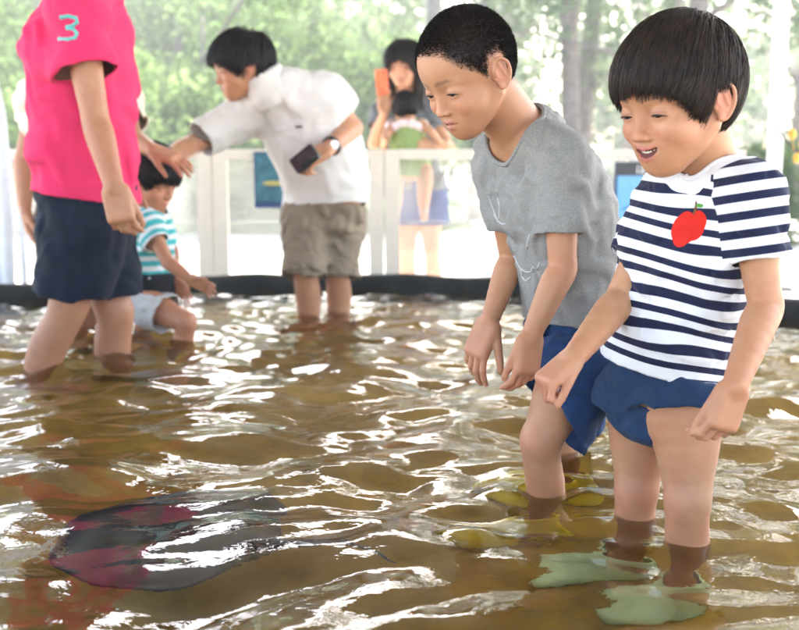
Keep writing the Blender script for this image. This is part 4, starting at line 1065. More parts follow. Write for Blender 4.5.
def child_turquoise():
    tone = (0.469, 0.234, 0.132)
    root = thing('person', 'small child in a turquoise striped shirt and pale grey shorts, reaching to the water', 'person', (-.88, 3.75, FLOOR), 'people wading in the pool')
    J = dict(hpR=W(146, 304, 3.66), hpL=W(155, 302, 3.78), knR=W(185, 322, 3.58), knL=W(142, 340, 3.86), shR=W(149, 226, 3.62), shL=W(156, 222, 3.77), elR=W(168, 262, 3.56), elL=W(172, 250, 3.80), wrR=W(190, 279, 3.52), wrL=W(176, 280, 3.72), lv0=V(.5, .85, 0), lv1=V(.45, .9, 0))
    J['sp'] = [W(150, 306, 3.72), W(150, 284, 3.72), W(149, 262, 3.71), W(150, 240, 3.70), W(151, 224, 3.69), W(153, 212, 3.68)]
    J['a'] = [.072, .074, .074, .076, .068, .036]; J['b'] = [.062, .066, .064, .060, .050, .035]
    hd = Head(W(152, 181, 3.66), V(.88, -.35, -.35), V(.33, -.12, .93), .20, tone)
    F = Field(); F.add(sweep(spine(J, -.004), 2.1), .01)
    for s_ in 'LR':
        F.add(cone(lerp(J['sp'][-1], J['sh'+s_], .25), J['sh'+s_], .03, .03), .03); arm(F, J['sh'+s_], J['el'+s_], J['wr'+s_], .88)
    aR = V(J['knR'][0]-.03, 3.64, .10); aL = V(J['knL'][0]-.06, 3.88, .10)
    leg(F, J['hpR'], J['knR'], aR, .9, calf=(-.8, .3, 0)); leg(F, J['hpL'], J['knL'], aL, .9); foot(F, aR, (1, -.3), .9); foot(F, aL, (1, -.3), .9)
    hand(F, J['wrR'], (.8, -.2, -.35), (-.1, -.9, -.4), (.3, 0, .9), .115, curls=[(10, 15, 10)]*4, thumb=(30, 10))
    hand(F, J['wrL'], (.5, -.2, -.8), (-.1, -.9, -.4), (.3, 0, .9), .11, curls=[(10, 15, 10)]*4)
    hd.build(F, J['sp'][-1], .038)
    body_two_res(root, F, F, hd, J['sp'][-1], tone, None, .003, .004)
    hair_cut(hd, root, [.36, .34, .26, .12, .04, .2, .2, -.06, -.2, -.22], [.20, .19, .12, -.01, -.13, .10, .05, -.12, -.27, -.29], .045, N=3000, steps=8, length=.7, r0=.001, mat=M['hair_black'], lift=.03, h=.005)
    ht = tee(J, .010, .45, W(152, 297, 3.7), (0, 0, -1), amp=.004, seed=2.3, slr=(.042, .05), nrad=.045, sltop=.036, foldsc=55, lowk=1.4)
    M['turq'] = stripe_mat('turquoise_stripes', (.06, .42, .42), (.72, .74, .72), .034, .5, collar=.006)
    z0 = float(W(150, 272, 3.7)[2])
    def attr(v):
        P = v.astype(F32); ds = [p[0].fn(P) for p in ht.parts]; side = ds[0] < ds[1]
        return {'st': v[:, 2]*1., 'ss': np.where(side, (v-ht.parts[0][1])@ht.parts[0][2], (v-ht.parts[1][1])@ht.parts[1][2]), 'sm': ht.tor.fn(P)-np.minimum(ds[0], ds[1]), 'cd': ht.hole.fn(P), 'pr': v*0+9}
    cloth_obj('striped_shirt', ht, .004, M['turq'], root, attr)
    F3 = Field(); F3.add(sweep(spine(J, .020), 2.2), .01); p0, p1 = W(150, 298, 3.7)[2], W(150, 272, 3.7)[2]
    F3.post = lambda P, d: np.maximum(np.maximum(d, P[:, 2]-F32(p1)), F32(p0)-P[:, 2]); mesh_obj('waistband', F3, .005, M['black_cloth'], root)
    sh = shorts(J, .014, {'R': (.068, along(J['hpR'], J['knR'], .55), J['knR']-J['hpR']), 'L': (.068, along(J['hpL'], J['knL'], .4), J['knL']-J['hpL'])}, W(152, 292, 3.7), (0, 0, 1), amp=.004, seed=1, r0=.074, sc=60)
    cloth_obj('shorts', sh, .0045, M['grey_shorts'], root)

def woman_and_girl():
    tone = (0.534, 0.310, 0.187)
    root = thing('person', 'long-haired woman in grey top and blue skirt behind the barrier, raising a phone', 'person', (.12, 5.7, 0), 'people looking on')
    J = dict(hpR=W(407, 200, 5.70), hpL=W(430, 200, 5.70), knR=W(407, 248, 5.68), knL=W(432, 248, 5.68), shR=W(384, 112, 5.62), shL=W(428, 112, 5.66), elR=W(374, 142, 5.56), elL=W(448, 146, 5.60), wrR=W(385, 112, 5.42), wrL=W(434, 149, 5.38), lv0=V(1, .0, 0), lv1=V(1, .08, 0))
    J['sp'] = [W(419, 204, 5.70), W(418, 185, 5.70), W(414, 160, 5.69), W(409, 135, 5.67), W(406, 115, 5.66), W(404, 104, 5.65)]
    J['a'] = [.135, .125, .110, .125, .115, .050]; J['b'] = [.095, .09, .085, .095, .075, .05]
    hd = Head(W(404, 66, 5.58), V(-.28, -.94, -.18), V(-.05, -.17, .98), .215, tone, smile=.6, opn=.02, lid=(4, -14), adult=True)
    F = Field(); F.add(sweep(spine(J, -.004), 2.1), .01)
    for s_ in 'LR':
        F.add(cone(lerp(J['sp'][-1], J['sh'+s_], .25), J['sh'+s_], .038, .042), .04); arm(F, J['sh'+s_], J['el'+s_], J['wr'+s_], 1.2)
    aR = V(J['knR'][0], 5.72, .08); aL = V(J['knL'][0]+.03, 5.72, .08)
    leg(F, J['hpR'], J['knR'], aR, 1.1, calf=(0, 1, 0)); leg(F, J['hpL'], J['knL'], aL, 1.1, calf=(0, 1, 0))
    for a in (aR, aL): F.limb([(a, .028), (V(a[0], a[1]-.05, .035), .032), (V(a[0], a[1]-.14, .022), .024)], .02)
    hand(F, J['wrR'], (-.08, -.25, 1), (.0, -.9, 0), (1, 0, 0), .165, curls=[(40, 35, 20)]*4, thumb=(35, 25))
    hand(F, J['wrL'], (-.85, -.3, .1), (-.2, .9, 0), (0, 0, 1), .165, curls=[(20, 20, 12)]*4, thumb=(35, 15))
    hd.build(F, J['sp'][-1], .048)
    body_two_res(root, F, F, hd, J['sp'][-1], tone, None, .0032, .005)
    hd.eyes(root, (1, 0, -.1))
    hair_cut(hd, root, [.42, .36, .22, .10, -.02, .12, .12, -.12, -.26, -.28], [.36, .28, .05, -.75, -.85, -.85, -.85, -.85, -.85, -.85], .07, N=5000, steps=12, length=1.5, whorl=(-.15, .0, .5), grav=1.4, r0=.0014, mat=M['hair_black'], lift=.06, jit=.10, tipj=.1, h=.006)
    # the fall of the hair behind the shoulders
    Fh = Field()
    for sg in (1, -1):
        Fh.limb([(hd.P(-.05, .33*sg, .15), .03), (hd.P(.0, .40*sg, -.25), .032), (hd.P(.03, .42*sg, -.62), .030), (hd.P(.08, .40*sg, -.95), .012)], .02)
    Fh.add(sweep([[hd.P(-.22, 0, .2), hd.l, hd.f, .085, .05], [hd.P(-.26, 0, -.3), hd.l, hd.f, .095, .04], [hd.P(-.28, 0, -.8), hd.l, hd.f, .08, .03]], 2.2), .03)
    Fh.post = lambda P, d: d+.004*np.sin(P[:, 0]*260+6*np.sin(P[:, 2]*12)).astype(F32)
    mesh_obj('long_hair', Fh, .0055, M['hair_black'], root)
    ht = tee(J, .012, .55, W(418, 190, 5.7), (0, 0, -1), amp=.007, seed=.5, slr=(.056, .062), nrad=.065, sltop=.046, foldsc=30, lowk=1.3, k=.05)
    cloth_obj('grey_top', ht, .006, M['grey_wool'], root)
    Fs = Field(); a0 = W(419, 183, 5.7); a1 = W(419, 224, 5.7); Fs.add(sweep([[a0+V(0, 0, .02), V(1, 0, 0), V(0, -1, 0), .13, .10], [lerp(a0, a1, .5), V(1, 0, 0), V(0, -1, 0), .15, .115], [a1-V(0, 0, .06), V(1, 0, 0), V(0, -1, 0), .16, .125]], 2.2), .01)
    pl = plane(a1, (0, 0, -1)); fs = Fs.ops[0][1].fn; Fs.post = lambda P, d: np.maximum(d+folds(P, .006, 40, (1, .1, .1), 1), pl(P)); cloth_obj('skirt', Shell(Fs, Fs, .004, (), [(fs, pl, V(0, 0, -1))]), .006, M['denim'], root)
    ph = W(382, 82, 5.36); R = np.array([nrm(V(1, .25, .12)), nrm(V(-.25, 1, .1)), nrm(np.cross(V(1, .25, .12), V(-.25, 1, .1)))]); F2 = Field(); F2.add(rbox(ph, (.030, .006, .060), R, .005), .001)
    o = mesh_obj('phone', F2, .003, M['orange']); tag(o, 'orange phone held up beside the face of the long-haired woman', 'phone')
    mb = MB(); c = ph+V(.01, -.008, .045); mb.tube([c, c+V(0, -.003, 0)], .006, 10); mb.build('camera_lens', M['black_plastic'], o)
    # the girl in her arm
    r2 = thing('person', 'little girl in a green dress with pale ruffled collar, carried by the woman', 'person', tuple(W(408, 150, 5.42)), 'people looking on')
    J = dict(shR=W(393, 127, 5.40), shL=W(421, 124, 5.40), elR=W(386, 136, 5.34), elL=W(431, 132, 5.36), wrR=W(384, 146, 5.42), wrL=W(440, 143, 5.38), lv0=V(-.95, .2, 0), lv1=V(-.95, .2, 0))
    sp = [W(409, 166, 5.44), W(409, 150, 5.43), W(408, 136, 5.42), W(407, 127, 5.42), W(406, 120, 5.42)]
    hd2 = Head(W(405, 110, 5.40), V(-.55, .75, -.2), V(-.1, .1, .98), .142, tone)
    F = Field(); F.limb([(p, r) for p, r in zip(sp, (.075, .07, .062, .05, .03))])
    arm(F, J['shR'], J['elR'], J['wrR'], .8); arm(F, J['shL'], J['elL'], J['wrL'], .8)
    hand(F, J['wrL'], (.7, .2, -.5), (0, .9, 0), (0, 0, 1), .09); hand(F, J['wrR'], (-.1, .3, -.9), (0, .9, 0), (1, 0, 0), .09)
    for x in (396, 424):
        k = W(x, 172, 5.38); F.limb([(W(409, 163, 5.44), .05), (k, .042), (k+V(0, .03, -.12), .033), (k+V(0, .04, -.19), .022), (k+V(0, -.03, -.22), .02)], .03)
    hd2.build(F, sp[-1], .035)
    body_two_res(r2, F, F, hd2, sp[-1], tone, None, .0035, .0045)
    hair_cut(hd2, r2, [.36, .34, .26, .12, .04, .2, .2, -.06, -.2, -.22], [.20, .15, .05, -.2, -.3, -.2, -.3, -.4, -.45, -.45], .05, N=2500, steps=9, length=.9, r0=.0012, mat=M['hair_black'], lift=.04, h=.005)
    Fd = Field(); Fd.limb([(sp[0]+V(0, 0, -.05), .115), (sp[1], .098), (sp[2], .085), (sp[3]-V(0, 0, .012), .070)]); pl = plane(sp[0]-V(0, 0, .05), (0, 0, -1)); f0 = Fd.ops[0][1].fn
    Fd.post = lambda P, d: np.maximum(d+folds(P, .005, 45, (1, .2, .1), 2), pl(P)); cloth_obj('dress', Shell(Fd, Fd, .004, (), [(f0, pl, V(0, 0, -1))]), .005, M['olive'], r2)
    Fr = Field(); n = 14; ring = [sp[3]+V(0, 0, .004)+V(.085*math.cos(t), .06*math.sin(t), .012*math.sin(3*t)) for t in np.linspace(0, 2*math.pi, n+1)]
    for i in range(n): Fr.add(cone(ring[i], ring[i+1], .022, .022), .004)
    Fr.post = lambda P, d: d+.004*np.sin(P[:, 0]*220)*np.sin(P[:, 1]*180+1); mesh_obj('ruffled_collar', Fr, .0045, M['pale_pink'], r2)
PEOPLE = [boy_striped, boy_grey, man_polo, man_pink, person_cream, child_turquoise, woman_and_girl]
# ------------------------------------------------------------------ the place
PC = V(-.35, 2.62); PR = 2.36; RIMZ = .385
def setting():
    # ground outside: pale sandy yard
    m, nt, b, o = new_mat('pale_sand')
    n = noise(nt, .5, 6, .6); n2 = noise(nt, 60, 3)
    c = ramp(nt, n.outputs[0], [(.3, (.50, .47, .41)), (.7, (.62, .59, .53))]).outputs[0]
    nt.links.new(mixc(nt, c, ramp(nt, n2.outputs[0], [(.35, (.8, .8, .8)), (.65, (1, 1, 1))]).outputs[0], 1, 'MULTIPLY'), b.inputs['Base Color']); b.inputs['Roughness'].default_value = .95
    bump(nt, b, n2.outputs[0], .3, .01)
    # one sheet with the pool cut out of it, so that nothing lies coplanar
    mb = MB(); N = 72
    rs = [PR+.02, 4, 7, 12, 25, 60, 150]; vs = []; fs = []
    for i, r in enumerate(rs):
        for j in range(N): t = 2*math.pi*j/N; vs.append((PC[0]+r*math.cos(t), PC[1]+r*math.sin(t), 0))
    for i in range(len(rs)-1):
        for j in range(N): fs.append((i*N+j, (i+1)*N+j, (i+1)*N+(j+1) % N, i*N+(j+1) % N))
    mb.add(vs, fs); tag(mb.build('ground', m), kind='structure')
    # pool floor: murky tan liner, silt patches
    m, nt, b, o = new_mat('pool_floor'); n = noise(nt, 2.2, 5, .6); n2 = noise(nt, 11, 4, .6)
    c = ramp(nt, n.outputs[0], [(.28, (.20, .125, .020)), (.5, (.36, .24, .040)), (.72, (.50, .36, .08))]).outputs[0]
    nt.links.new(mixc(nt, c, ramp(nt, n2.outputs[0], [(.3, (.62, .60, .55)), (.6, (1, 1, 1))]).outputs[0], 1, 'MULTIPLY'), b.inputs['Base Color']); b.inputs['Roughness'].default_value = .9
    mb = MB(); vs = [(PC[0], PC[1], FLOOR)]; fs = []
    for i, r in enumerate((.8, 1.6, PR+.01)):
        for j in range(N): t = 2*math.pi*j/N; vs.append((PC[0]+r*math.cos(t), PC[1]+r*math.sin(t), FLOOR))
    for j in range(N): fs.append((0, 1+j, 1+(j+1) % N))
    for i in range(2):
        for j in range(N): fs.append((1+i*N+j, 1+(i+1)*N+j, 1+(i+1)*N+(j+1) % N, 1+i*N+(j+1) % N))
    mb.add(vs, fs); tag(mb.build('pool_floor', m), kind='structure')
    # pool wall with a soft black rolled rim
    m, nt, b, o = new_mat('black_liner'); n = noise(nt, 9, 4)
    nt.links.new(ramp(nt, n.outputs[0], [(.3, (.010, .011, .010)), (.7, (.028, .030, .026))]).outputs[0], b.inputs['Base Color']); b.inputs['Roughness'].default_value = .6; b.inputs['Specular IOR Level'].default_value = .2
    bump(nt, b, noise(nt, 30, 3).outputs[0], .3, .01)
    prof = [(-.012, FLOOR-.01), (-.010, .25), (-.014, .33)]+[(.028-.042*math.cos(t), RIMZ-.035+.035*math.sin(t)) for t in np.linspace(0, math.pi*1.15, 9)]+[(.058, .25), (.06, 0)]
    mb = MB(); N2 = 160; vs = []; fs = []
    for j in range(N2):
        t = 2*math.pi*j/N2; w = .004*math.sin(t*23)+.003*math.sin(t*41+1)
        for dr, z in prof: vs.append((PC[0]+(PR+dr)*math.cos(t), PC[1]+(PR+dr)*math.sin(t), z+w*(z > .3)))
    k = len(prof)
    for j in range(N2):
        for i in range(k-1): a = j*k+i; c = ((j+1) % N2)*k+i; fs.append((a, c, c+1, a+1))
    mb.add(vs, fs); ob = mb.build('pool_wall', m, None, True); tag(ob, 'low round black-lined pool wall with a soft rolled rim', 'pool wall')
    # water: one rippled sheet
    m = bpy.data.materials.new('water'); m.use_nodes = True; nt = m.node_tree; nt.nodes.clear(); out = nd(nt, 'ShaderNodeOutputMaterial')
    rf = nd(nt, 'ShaderNodeBsdfRefraction'); rf.inputs['Color'].default_value = (.96, .90, .68, 1); rf.inputs['Roughness'].default_value = .07; rf.inputs['IOR'].default_value = 1.33
    gl = nd(nt, 'ShaderNodeBsdfGlossy'); gl.inputs['Roughness'].default_value = .02; gl.inputs['Color'].default_value = (1, 1, 1, 1)
    fr = nd(nt, 'ShaderNodeFresnel'); fr.inputs['IOR'].default_value = 1.33
    mx = nd(nt, 'ShaderNodeMixShader'); nt.links.new(fr.outputs[0], mx.inputs[0]); nt.links.new(rf.outputs[0], mx.inputs[1]); nt.links.new(gl.outputs[0], mx.inputs[2])
    df = nd(nt, 'ShaderNodeBsdfDiffuse'); df.inputs['Color'].default_value = (.38, .25, .05, 1)
    m2 = nd(nt, 'ShaderNodeMixShader'); m2.inputs[0].default_value = WATER_MURK; nt.links.new(mx.outputs[0], m2.inputs[1]); nt.links.new(df.outputs[0], m2.inputs[2])
    nt.links.new(m2.outputs[0], out.inputs[0])
    n = noise(nt, 26, 3, .5); bp = nd(nt, 'ShaderNodeBump'); bp.inputs['Strength'].default_value = .35; bp.inputs['Distance'].default_value = .004; nt.links.new(n.outputs[0], bp.inputs['Height'])
    for q in (rf, gl, fr, df): nt.links.new(bp.outputs[0], q.inputs['Normal'])
    h = .0085; xs = np.arange(PC[0]-PR, PC[0]+PR+h, h); ys = np.arange(PC[1]-PR, PC[1]+PR+h, h)
    X, Y = np.meshgrid(xs, ys, indexing='ij'); Z = np.zeros_like(X); r = np.random.default_rng(11)
    # domain-warped crossing wavelets, swell from the waders' legs
    wx = .05*np.sin(X*3.1+1.2*np.sin(Y*2.3))+.03*np.sin(Y*5.7+X*2.0); wy = .05*np.sin(Y*2.7+1.1*np.sin(X*3.3)+1)+.03*np.sin(X*6.1-Y*1.7)
    Xw, Yw = X+wx, Y+wy
    for i in range(54):
        lam = .075*(7.**r.uniform(0, 1)); th = math.pi/2+r.normal(0, .75) if i % 3 else r.uniform(0, 2*math.pi); kk = 2*math.pi/lam
        amp = WAVE*lam*r.uniform(.5, 1.2)*(1.2 if lam > .25 else .95 if lam > .13 else .42); ph = kk*(Xw*math.cos(th)+Yw*math.sin(th))+r.uniform(0, 6.28)
        env = .6+.4*np.sin(X*r.uniform(1, 4)+Y*r.uniform(1, 4)+r.uniform(0, 6))
        Z += amp*env*(np.sin(ph)+.18*np.cos(2*ph))
    Z *= 1-.5*np.exp(-(((X-.33)/.42)**2+((Y-1.5)/.30)**2))-.45*np.exp(-(((X+.36)/.28)**2+((Y-1.62)/.22)**2))
    for p_, a_ in (((.40, 1.70), .5), ((.36, 1.8), .5), ((.26, 1.93), .6), ((-1.13, 3.12), 1.6), ((-.83, 3.3), 1.4), ((-.70, 3.6), 1.4), ((-.36, 4.2), .8), ((-.23, 4.27), .8), ((-1.0, 3.9), 1.)):
        d = np.hypot(X-p_[0], Y-p_[1]); Z += a_*.0050*np.sin(d*52-1+1.5*np.sin(X*7+Y*5))*np.exp(-d*3.2)*np.minimum(1, d*12)
    Z += WATER; n0, n1 = X.shape; keep = (np.hypot(X-PC[0], Y-PC[1]) < PR+.004)
    idx = np.arange(n0*n1).reshape(n0, n1); q = np.stack([idx[:-1, :-1], idx[1:, :-1], idx[1:, 1:], idx[:-1, 1:]], -1).reshape(-1, 4); q = q[keep.ravel()[q].all(1)]
    u = np.unique(q); mp = np.full(n0*n1, -1); mp[u] = np.arange(len(u)); v = np.stack([X, Y, Z], -1).reshape(-1, 3)[u]
    tag(add_mesh('water', v, mp[q], m), kind='structure')

def barrier():
    """cream posts and rails behind the pool holding clear sheets"""
    cr = plain('cream_paint', (.74, .67, .56), .5, .04); m = bpy.data.materials.new('clear_sheet'); m.use_nodes = True; nt = m.node_tree; nt.nodes.clear(); out = nd(nt, 'ShaderNodeOutputMaterial')
    tr = nd(nt, 'ShaderNodeBsdfTransparent'); tr.inputs[0].default_value = (.97, .98, .98, 1); df = nd(nt, 'ShaderNodeBsdfTranslucent'); df.inputs[0].default_value = (.8, .82, .84, 1); g = nd(nt, 'ShaderNodeBsdfGlossy'); g.inputs['Roughness'].default_value = .1
    a = nd(nt, 'ShaderNodeMixShader'); a.inputs[0].default_value = .07; nt.links.new(tr.outputs[0], a.inputs[1]); nt.links.new(df.outputs[0], a.inputs[2])
    b2 = nd(nt, 'ShaderNodeMixShader'); b2.inputs[0].default_value = .06; nt.links.new(a.outputs[0], b2.inputs[1]); nt.links.new(g.outputs[0], b2.inputs[2]); nt.links.new(b2.outputs[0], out.inputs[0])
    yb = 5.32; top = .95
    def panel(x0, x1, label, ya=yb, ybb=None, pw=.07):
        ybb = ya if ybb is None else ybb; d = nrm(V(x1-x0, ybb-ya, 0)); nn = V(-d[1], d[0], 0); L = math.hypot(x1-x0, ybb-ya); R = np.array([d, nn, V(0, 0, 1)])
        rt = thing('barrier_panel', label, 'barrier', (x0, ya, 0), 'see-through barrier panels behind the pool'); org = V(x0, ya, 0)
        def bx(name, lo, hi, mat):
            mb = MB(); v = np.array([(x, y, z) for x in (lo[0], hi[0]) for y in (lo[1], hi[1]) for z in (lo[2], hi[2])], float)@R+org
            mb.add(v, [(0, 1, 3, 2), (4, 6, 7, 5), (0, 4, 5, 1), (2, 3, 7, 6), (0, 2, 6, 4), (1, 5, 7, 3)]); mb.build(name, mat, rt)
        bx('post', (0, -.02, 0), (pw, .02, top), cr); bx('post', (L-pw, -.02, 0), (L, .02, top), cr)
        bx('top_rail', (pw+.001, -.022, top-.045), (L-pw-.001, .022, top+.003), cr); bx('bottom_rail', (pw+.001, -.02, .10), (L-pw-.001, .02, .15), cr)
        bx('clear_sheet', (pw-.01, -.003, .14), (L-pw+.01, .003, top-.03), m)
        for z in (.60,): bx('crease', (pw+.002, .004, z), (L-pw-.002, .010, z+.012), m)
    panel(-1.95, -.90, 'cream-framed clear barrier panel between the pink-shirted adult and the man in white')
    panel(-.895, -.075, 'cream-framed clear barrier panel behind the man in the white polo shirt')
    panel(-.07, 1.16, 'cream-framed clear barrier panel behind the two boys, in front of the woman')
    panel(1.165, 1.62, 'short cream-framed barrier panel carrying the blue ray notice', yb, 5.2)
    panel(-3.2, -1.96, 'cream-framed clear barrier panel at the far left edge behind the pink-shirted adult', 4.9, yb)
    # notices hung on the barrier
    dk = plain('notice_black', (.03, .032, .036), .4); bl = plain('notice_blue', (.16, .42, .72), .5, .12, 12); nv = plain('notice_frame', (.02, .06, .16), .4); wh = plain('white_lettering', (.8, .8, .8), .5)
    m2, nt, b, o = new_mat('underwater_photo'); n = noise(nt, 14, 4); nt.links.new(ramp(nt, n.outputs[0], [(.3, (.015, .06, .09)), (.5, (.03, .14, .19)), (.75, (.08, .26, .32))]).outputs[0], b.inputs['Base Color']); b.inputs['Roughness'].default_value = .3
    def board(x0, x1, y0, y1, Y):
        a = W(x0, y0, Y); c = W(x1, y1, Y); return a[0], c[0], c[2], a[2]
    x0, x1, z0, z1 = board(254, 290, 152, 208, 5.28); r = thing('notice', 'framed dark teal underwater picture with a yellow fish, hung behind the man in white', 'notice', ((x0+x1)/2, 5.28, z0))
    mb = MB(); mb.box((x0, 5.272, z0), (x1, 5.288, z1)); mb.build('frame', nv, r); mb = MB(); mb.box((x0+.008, 5.268, z0+.03), (x1-.008, 5.2715, z1-.008)); mb.build('picture', m2, r)
    F = Field(); c = V((x0+x1)/2+.01, 5.266, (z0+z1)/2-.015); F.add(ell(c, (.055, .004, .012)), .001); F.add(cone(c+V(.05, 0, 0), c+V(.075, 0, .014), .004, .003), .006); F.add(cone(c+V(.05, 0, 0), c+V(.075, 0, -.012), .004, .003), .006); mesh_obj('fish', F, .002, plain('yellow_fish', (.50, .42, .12), .5), r)
    x0, x1, z0, z1 = board(615, 686, 162, 226, 5.22); r = thing('notice', 'blue notice about a ray with white writing on a black header, beside the striped boy', 'notice', ((x0+x1)/2, 5.22, z0))
    mb = MB(); mb.box((x0, 5.212, z0), (x1, 5.228, z1)); mb.build('frame', nv, r); mb = MB(); mb.box((x0+.012, 5.206, z0+.02), (x1-.012, 5.2115, z1-.065)); mb.build('panel', bl, r); mb = MB(); mb.box((x0+.003, 5.206, z1-.062), (x1-.003, 5.2115, z1-.003)); mb.build('header', dk, r)
    tc = bpy.data.curves.new('writing', 'FONT'); tc.body = 'ほしえい'; tc.size = .050; tc.extrude = .001; tc.align_x = 'LEFT'; to = bpy.data.objects.new('writing', tc); COL.objects.link(to)
    dg = bpy.context.evaluated_depsgraph_get(); me = bpy.data.meshes.new_from_object(to.evaluated_get(dg)); bpy.data.objects.remove(to); o = bpy.data.objects.new('writing', me); COL.objects.link(o); me.materials.append(wh); me.materials.clear(); me.materials.append(wh)
    o.parent = r; o.rotation_euler = (math.radians(90), 0, 0); o.location = (x0+.095-(x0+x1)/2, -.0165, z1-.053-z0)
    mb = MB(); c = [W(622, 210, 5.2), W(634, 204, 5.2), W(648, 197, 5.2), W(660, 194, 5.2)]; mb.tube([V(p[0], 5.203, p[2]) for p in c], [.002, .003, .006, .012], 6); mb.build('ray_tail', plain('dark_teal', (.02, .10, .16), .5), r, True)

def canopy():
    """fabric roof on pale poles over the pool"""
    m = bpy.data.materials.new('roof_fabric'); m.use_nodes = True; nt = m.node_tree; nt.nodes.clear(); out = nd(nt, 'ShaderNodeOutputMaterial')
    d = nd(nt, 'ShaderNodeBsdfDiffuse'); d.inputs[0].default_value = (.19, .18, .16, 1); t = nd(nt, 'ShaderNodeBsdfTranslucent'); t.inputs[0].default_value = ROOF_T+(1,)
    a = nd(nt, 'ShaderNodeAddShader'); nt.links.new(d.outputs[0], a.inputs[0]); nt.links.new(t.outputs[0], a.inputs[1]); nt.links.new(a.outputs[0], out.inputs[0])
    rt = thing('canopy', 'pale fabric canopy on slim poles standing over the pool', 'canopy', (0, 5.5, 0)); pm = plain('pale_pole', (.62, .63, .64), .4, .05); dkm = plain('dark_strap', (.03, .03, .03), .6)
    x0, x1, y0, y1, z, zc = -3.6, 3.2, -3.4, 7.8, 3.3, 3.9
    mb = MB(); n = 12; vs = []; fs = []
    for s in (0, .02):
        for i in range(n+1):
            for j in range(n+1):
                u, v = i/n, j/n; e = min(1, 2*min(u, 1-u, v, 1-v)); vs.append((x0+(x1-x0)*u, y0+(y1-y0)*v, z+(zc-z)*e+s))
    k = (n+1)**2
    for i in range(n):
        for j in range(n): a_ = i*(n+1)+j; fs.append((a_, a_+1, a_+n+2, a_+n+1)); fs.append((k+a_, k+a_+n+1, k+a_+n+2, k+a_+1))
    mb.add(vs, fs); mb.build('roof', m, rt)
    mb = MB()
    for (xa, ya, xb, yb_) in ((x0, y1, x1, y1), (x0, y0, x0, y1), (x1, y0, x1, y1), (x0, y0, x1, y0)):
        mb = MB(); mb.box((min(xa, xb)-.008, min(ya, yb_)-.008, z-.22), (max(xa, xb)+.008, max(ya, yb_)+.008, z-.005)); mb.build('valance', m, rt)
    for x, y in ((W(775, 150, 7.7)[0], 7.7), (x0+.05, 7.7), (x0+.05, y0+.1), (x1-.05, y0+.1), (x1-.05, 7.7)):
        mb = MB(); mb.tube([V(x, y, 0), V(x, y, z)], .05, 16); mb.build('pole', pm, rt, True)
        mb = MB(); mb.box((x-.13, y-.13, .0), (x+.13, y+.13, .025)); mb.build('base_plate', dkm, rt)

def leaf_cloud(mb_v, mb_f, centres, radii, n, size, rr, flat=.75):
    """many small bent leaf faces spread through clumps"""
    c = centres[rr.integers(0, len(centres), n)] if len(centres) > 1 else np.repeat(centres, n, 0)
    ix = rr.integers(0, len(centres), n); c = centres[ix]; rd = radii[ix]
    d = rr.normal(size=(n, 3)); d /= np.linalg.norm(d, axis=1, keepdims=True); p = c+d*(rr.uniform(.35, 1, n)**.5*rd)[:, None]*np.array([1, 1, flat])
    a = rr.normal(size=(n, 3)); a /= np.linalg.norm(a, axis=1, keepdims=True); b = np.cross(a, rr.normal(size=(n, 3))); b /= np.linalg.norm(b, axis=1, keepdims=True)
    s = size*rr.uniform(.5, 1.3, n)[:, None]; nn = np.cross(a, b)
    v = np.stack([p-a*s, p-b*s*.45+nn*s*.12, p+a*s, p+b*s*.45+nn*s*.12], 1).reshape(-1, 3)
    q = np.arange(len(v)).reshape(-1, 4); return v, q
def leaf_mat(name, c1, c2, c3):
    m = bpy.data.materials.new(name); m.use_nodes = True; nt = m.node_tree; nt.nodes.clear(); out = nd(nt, 'ShaderNodeOutputMaterial')
    n = noise(nt, .9, 3); g = nd(nt, 'ShaderNodeNewGeometry'); r = ramp(nt, n.outputs[0], [(.32, c1), (.5, c2), (.68, c3)]); r2 = ramp(nt, g.outputs['Random Per Island'], [(0, (.7, .75, .7)), (1, (1.25, 1.2, 1.1))])
    c = mixc(nt, r.outputs[0], r2.outputs[0], 1, 'MULTIPLY'); d = nd(nt, 'ShaderNodeBsdfDiffuse'); t = nd(nt, 'ShaderNodeBsdfTranslucent'); nt.links.new(c, d.inputs[0]); nt.links.new(c, t.inputs[0])
    x = nd(nt, 'ShaderNodeMixShader'); x.inputs[0].default_value = .4; nt.links.new(d.outputs[0], x.inputs[1]); nt.links.new(t.outputs[0], x.inputs[2]); nt.links.new(x.outputs[0], out.inputs[0]); return m
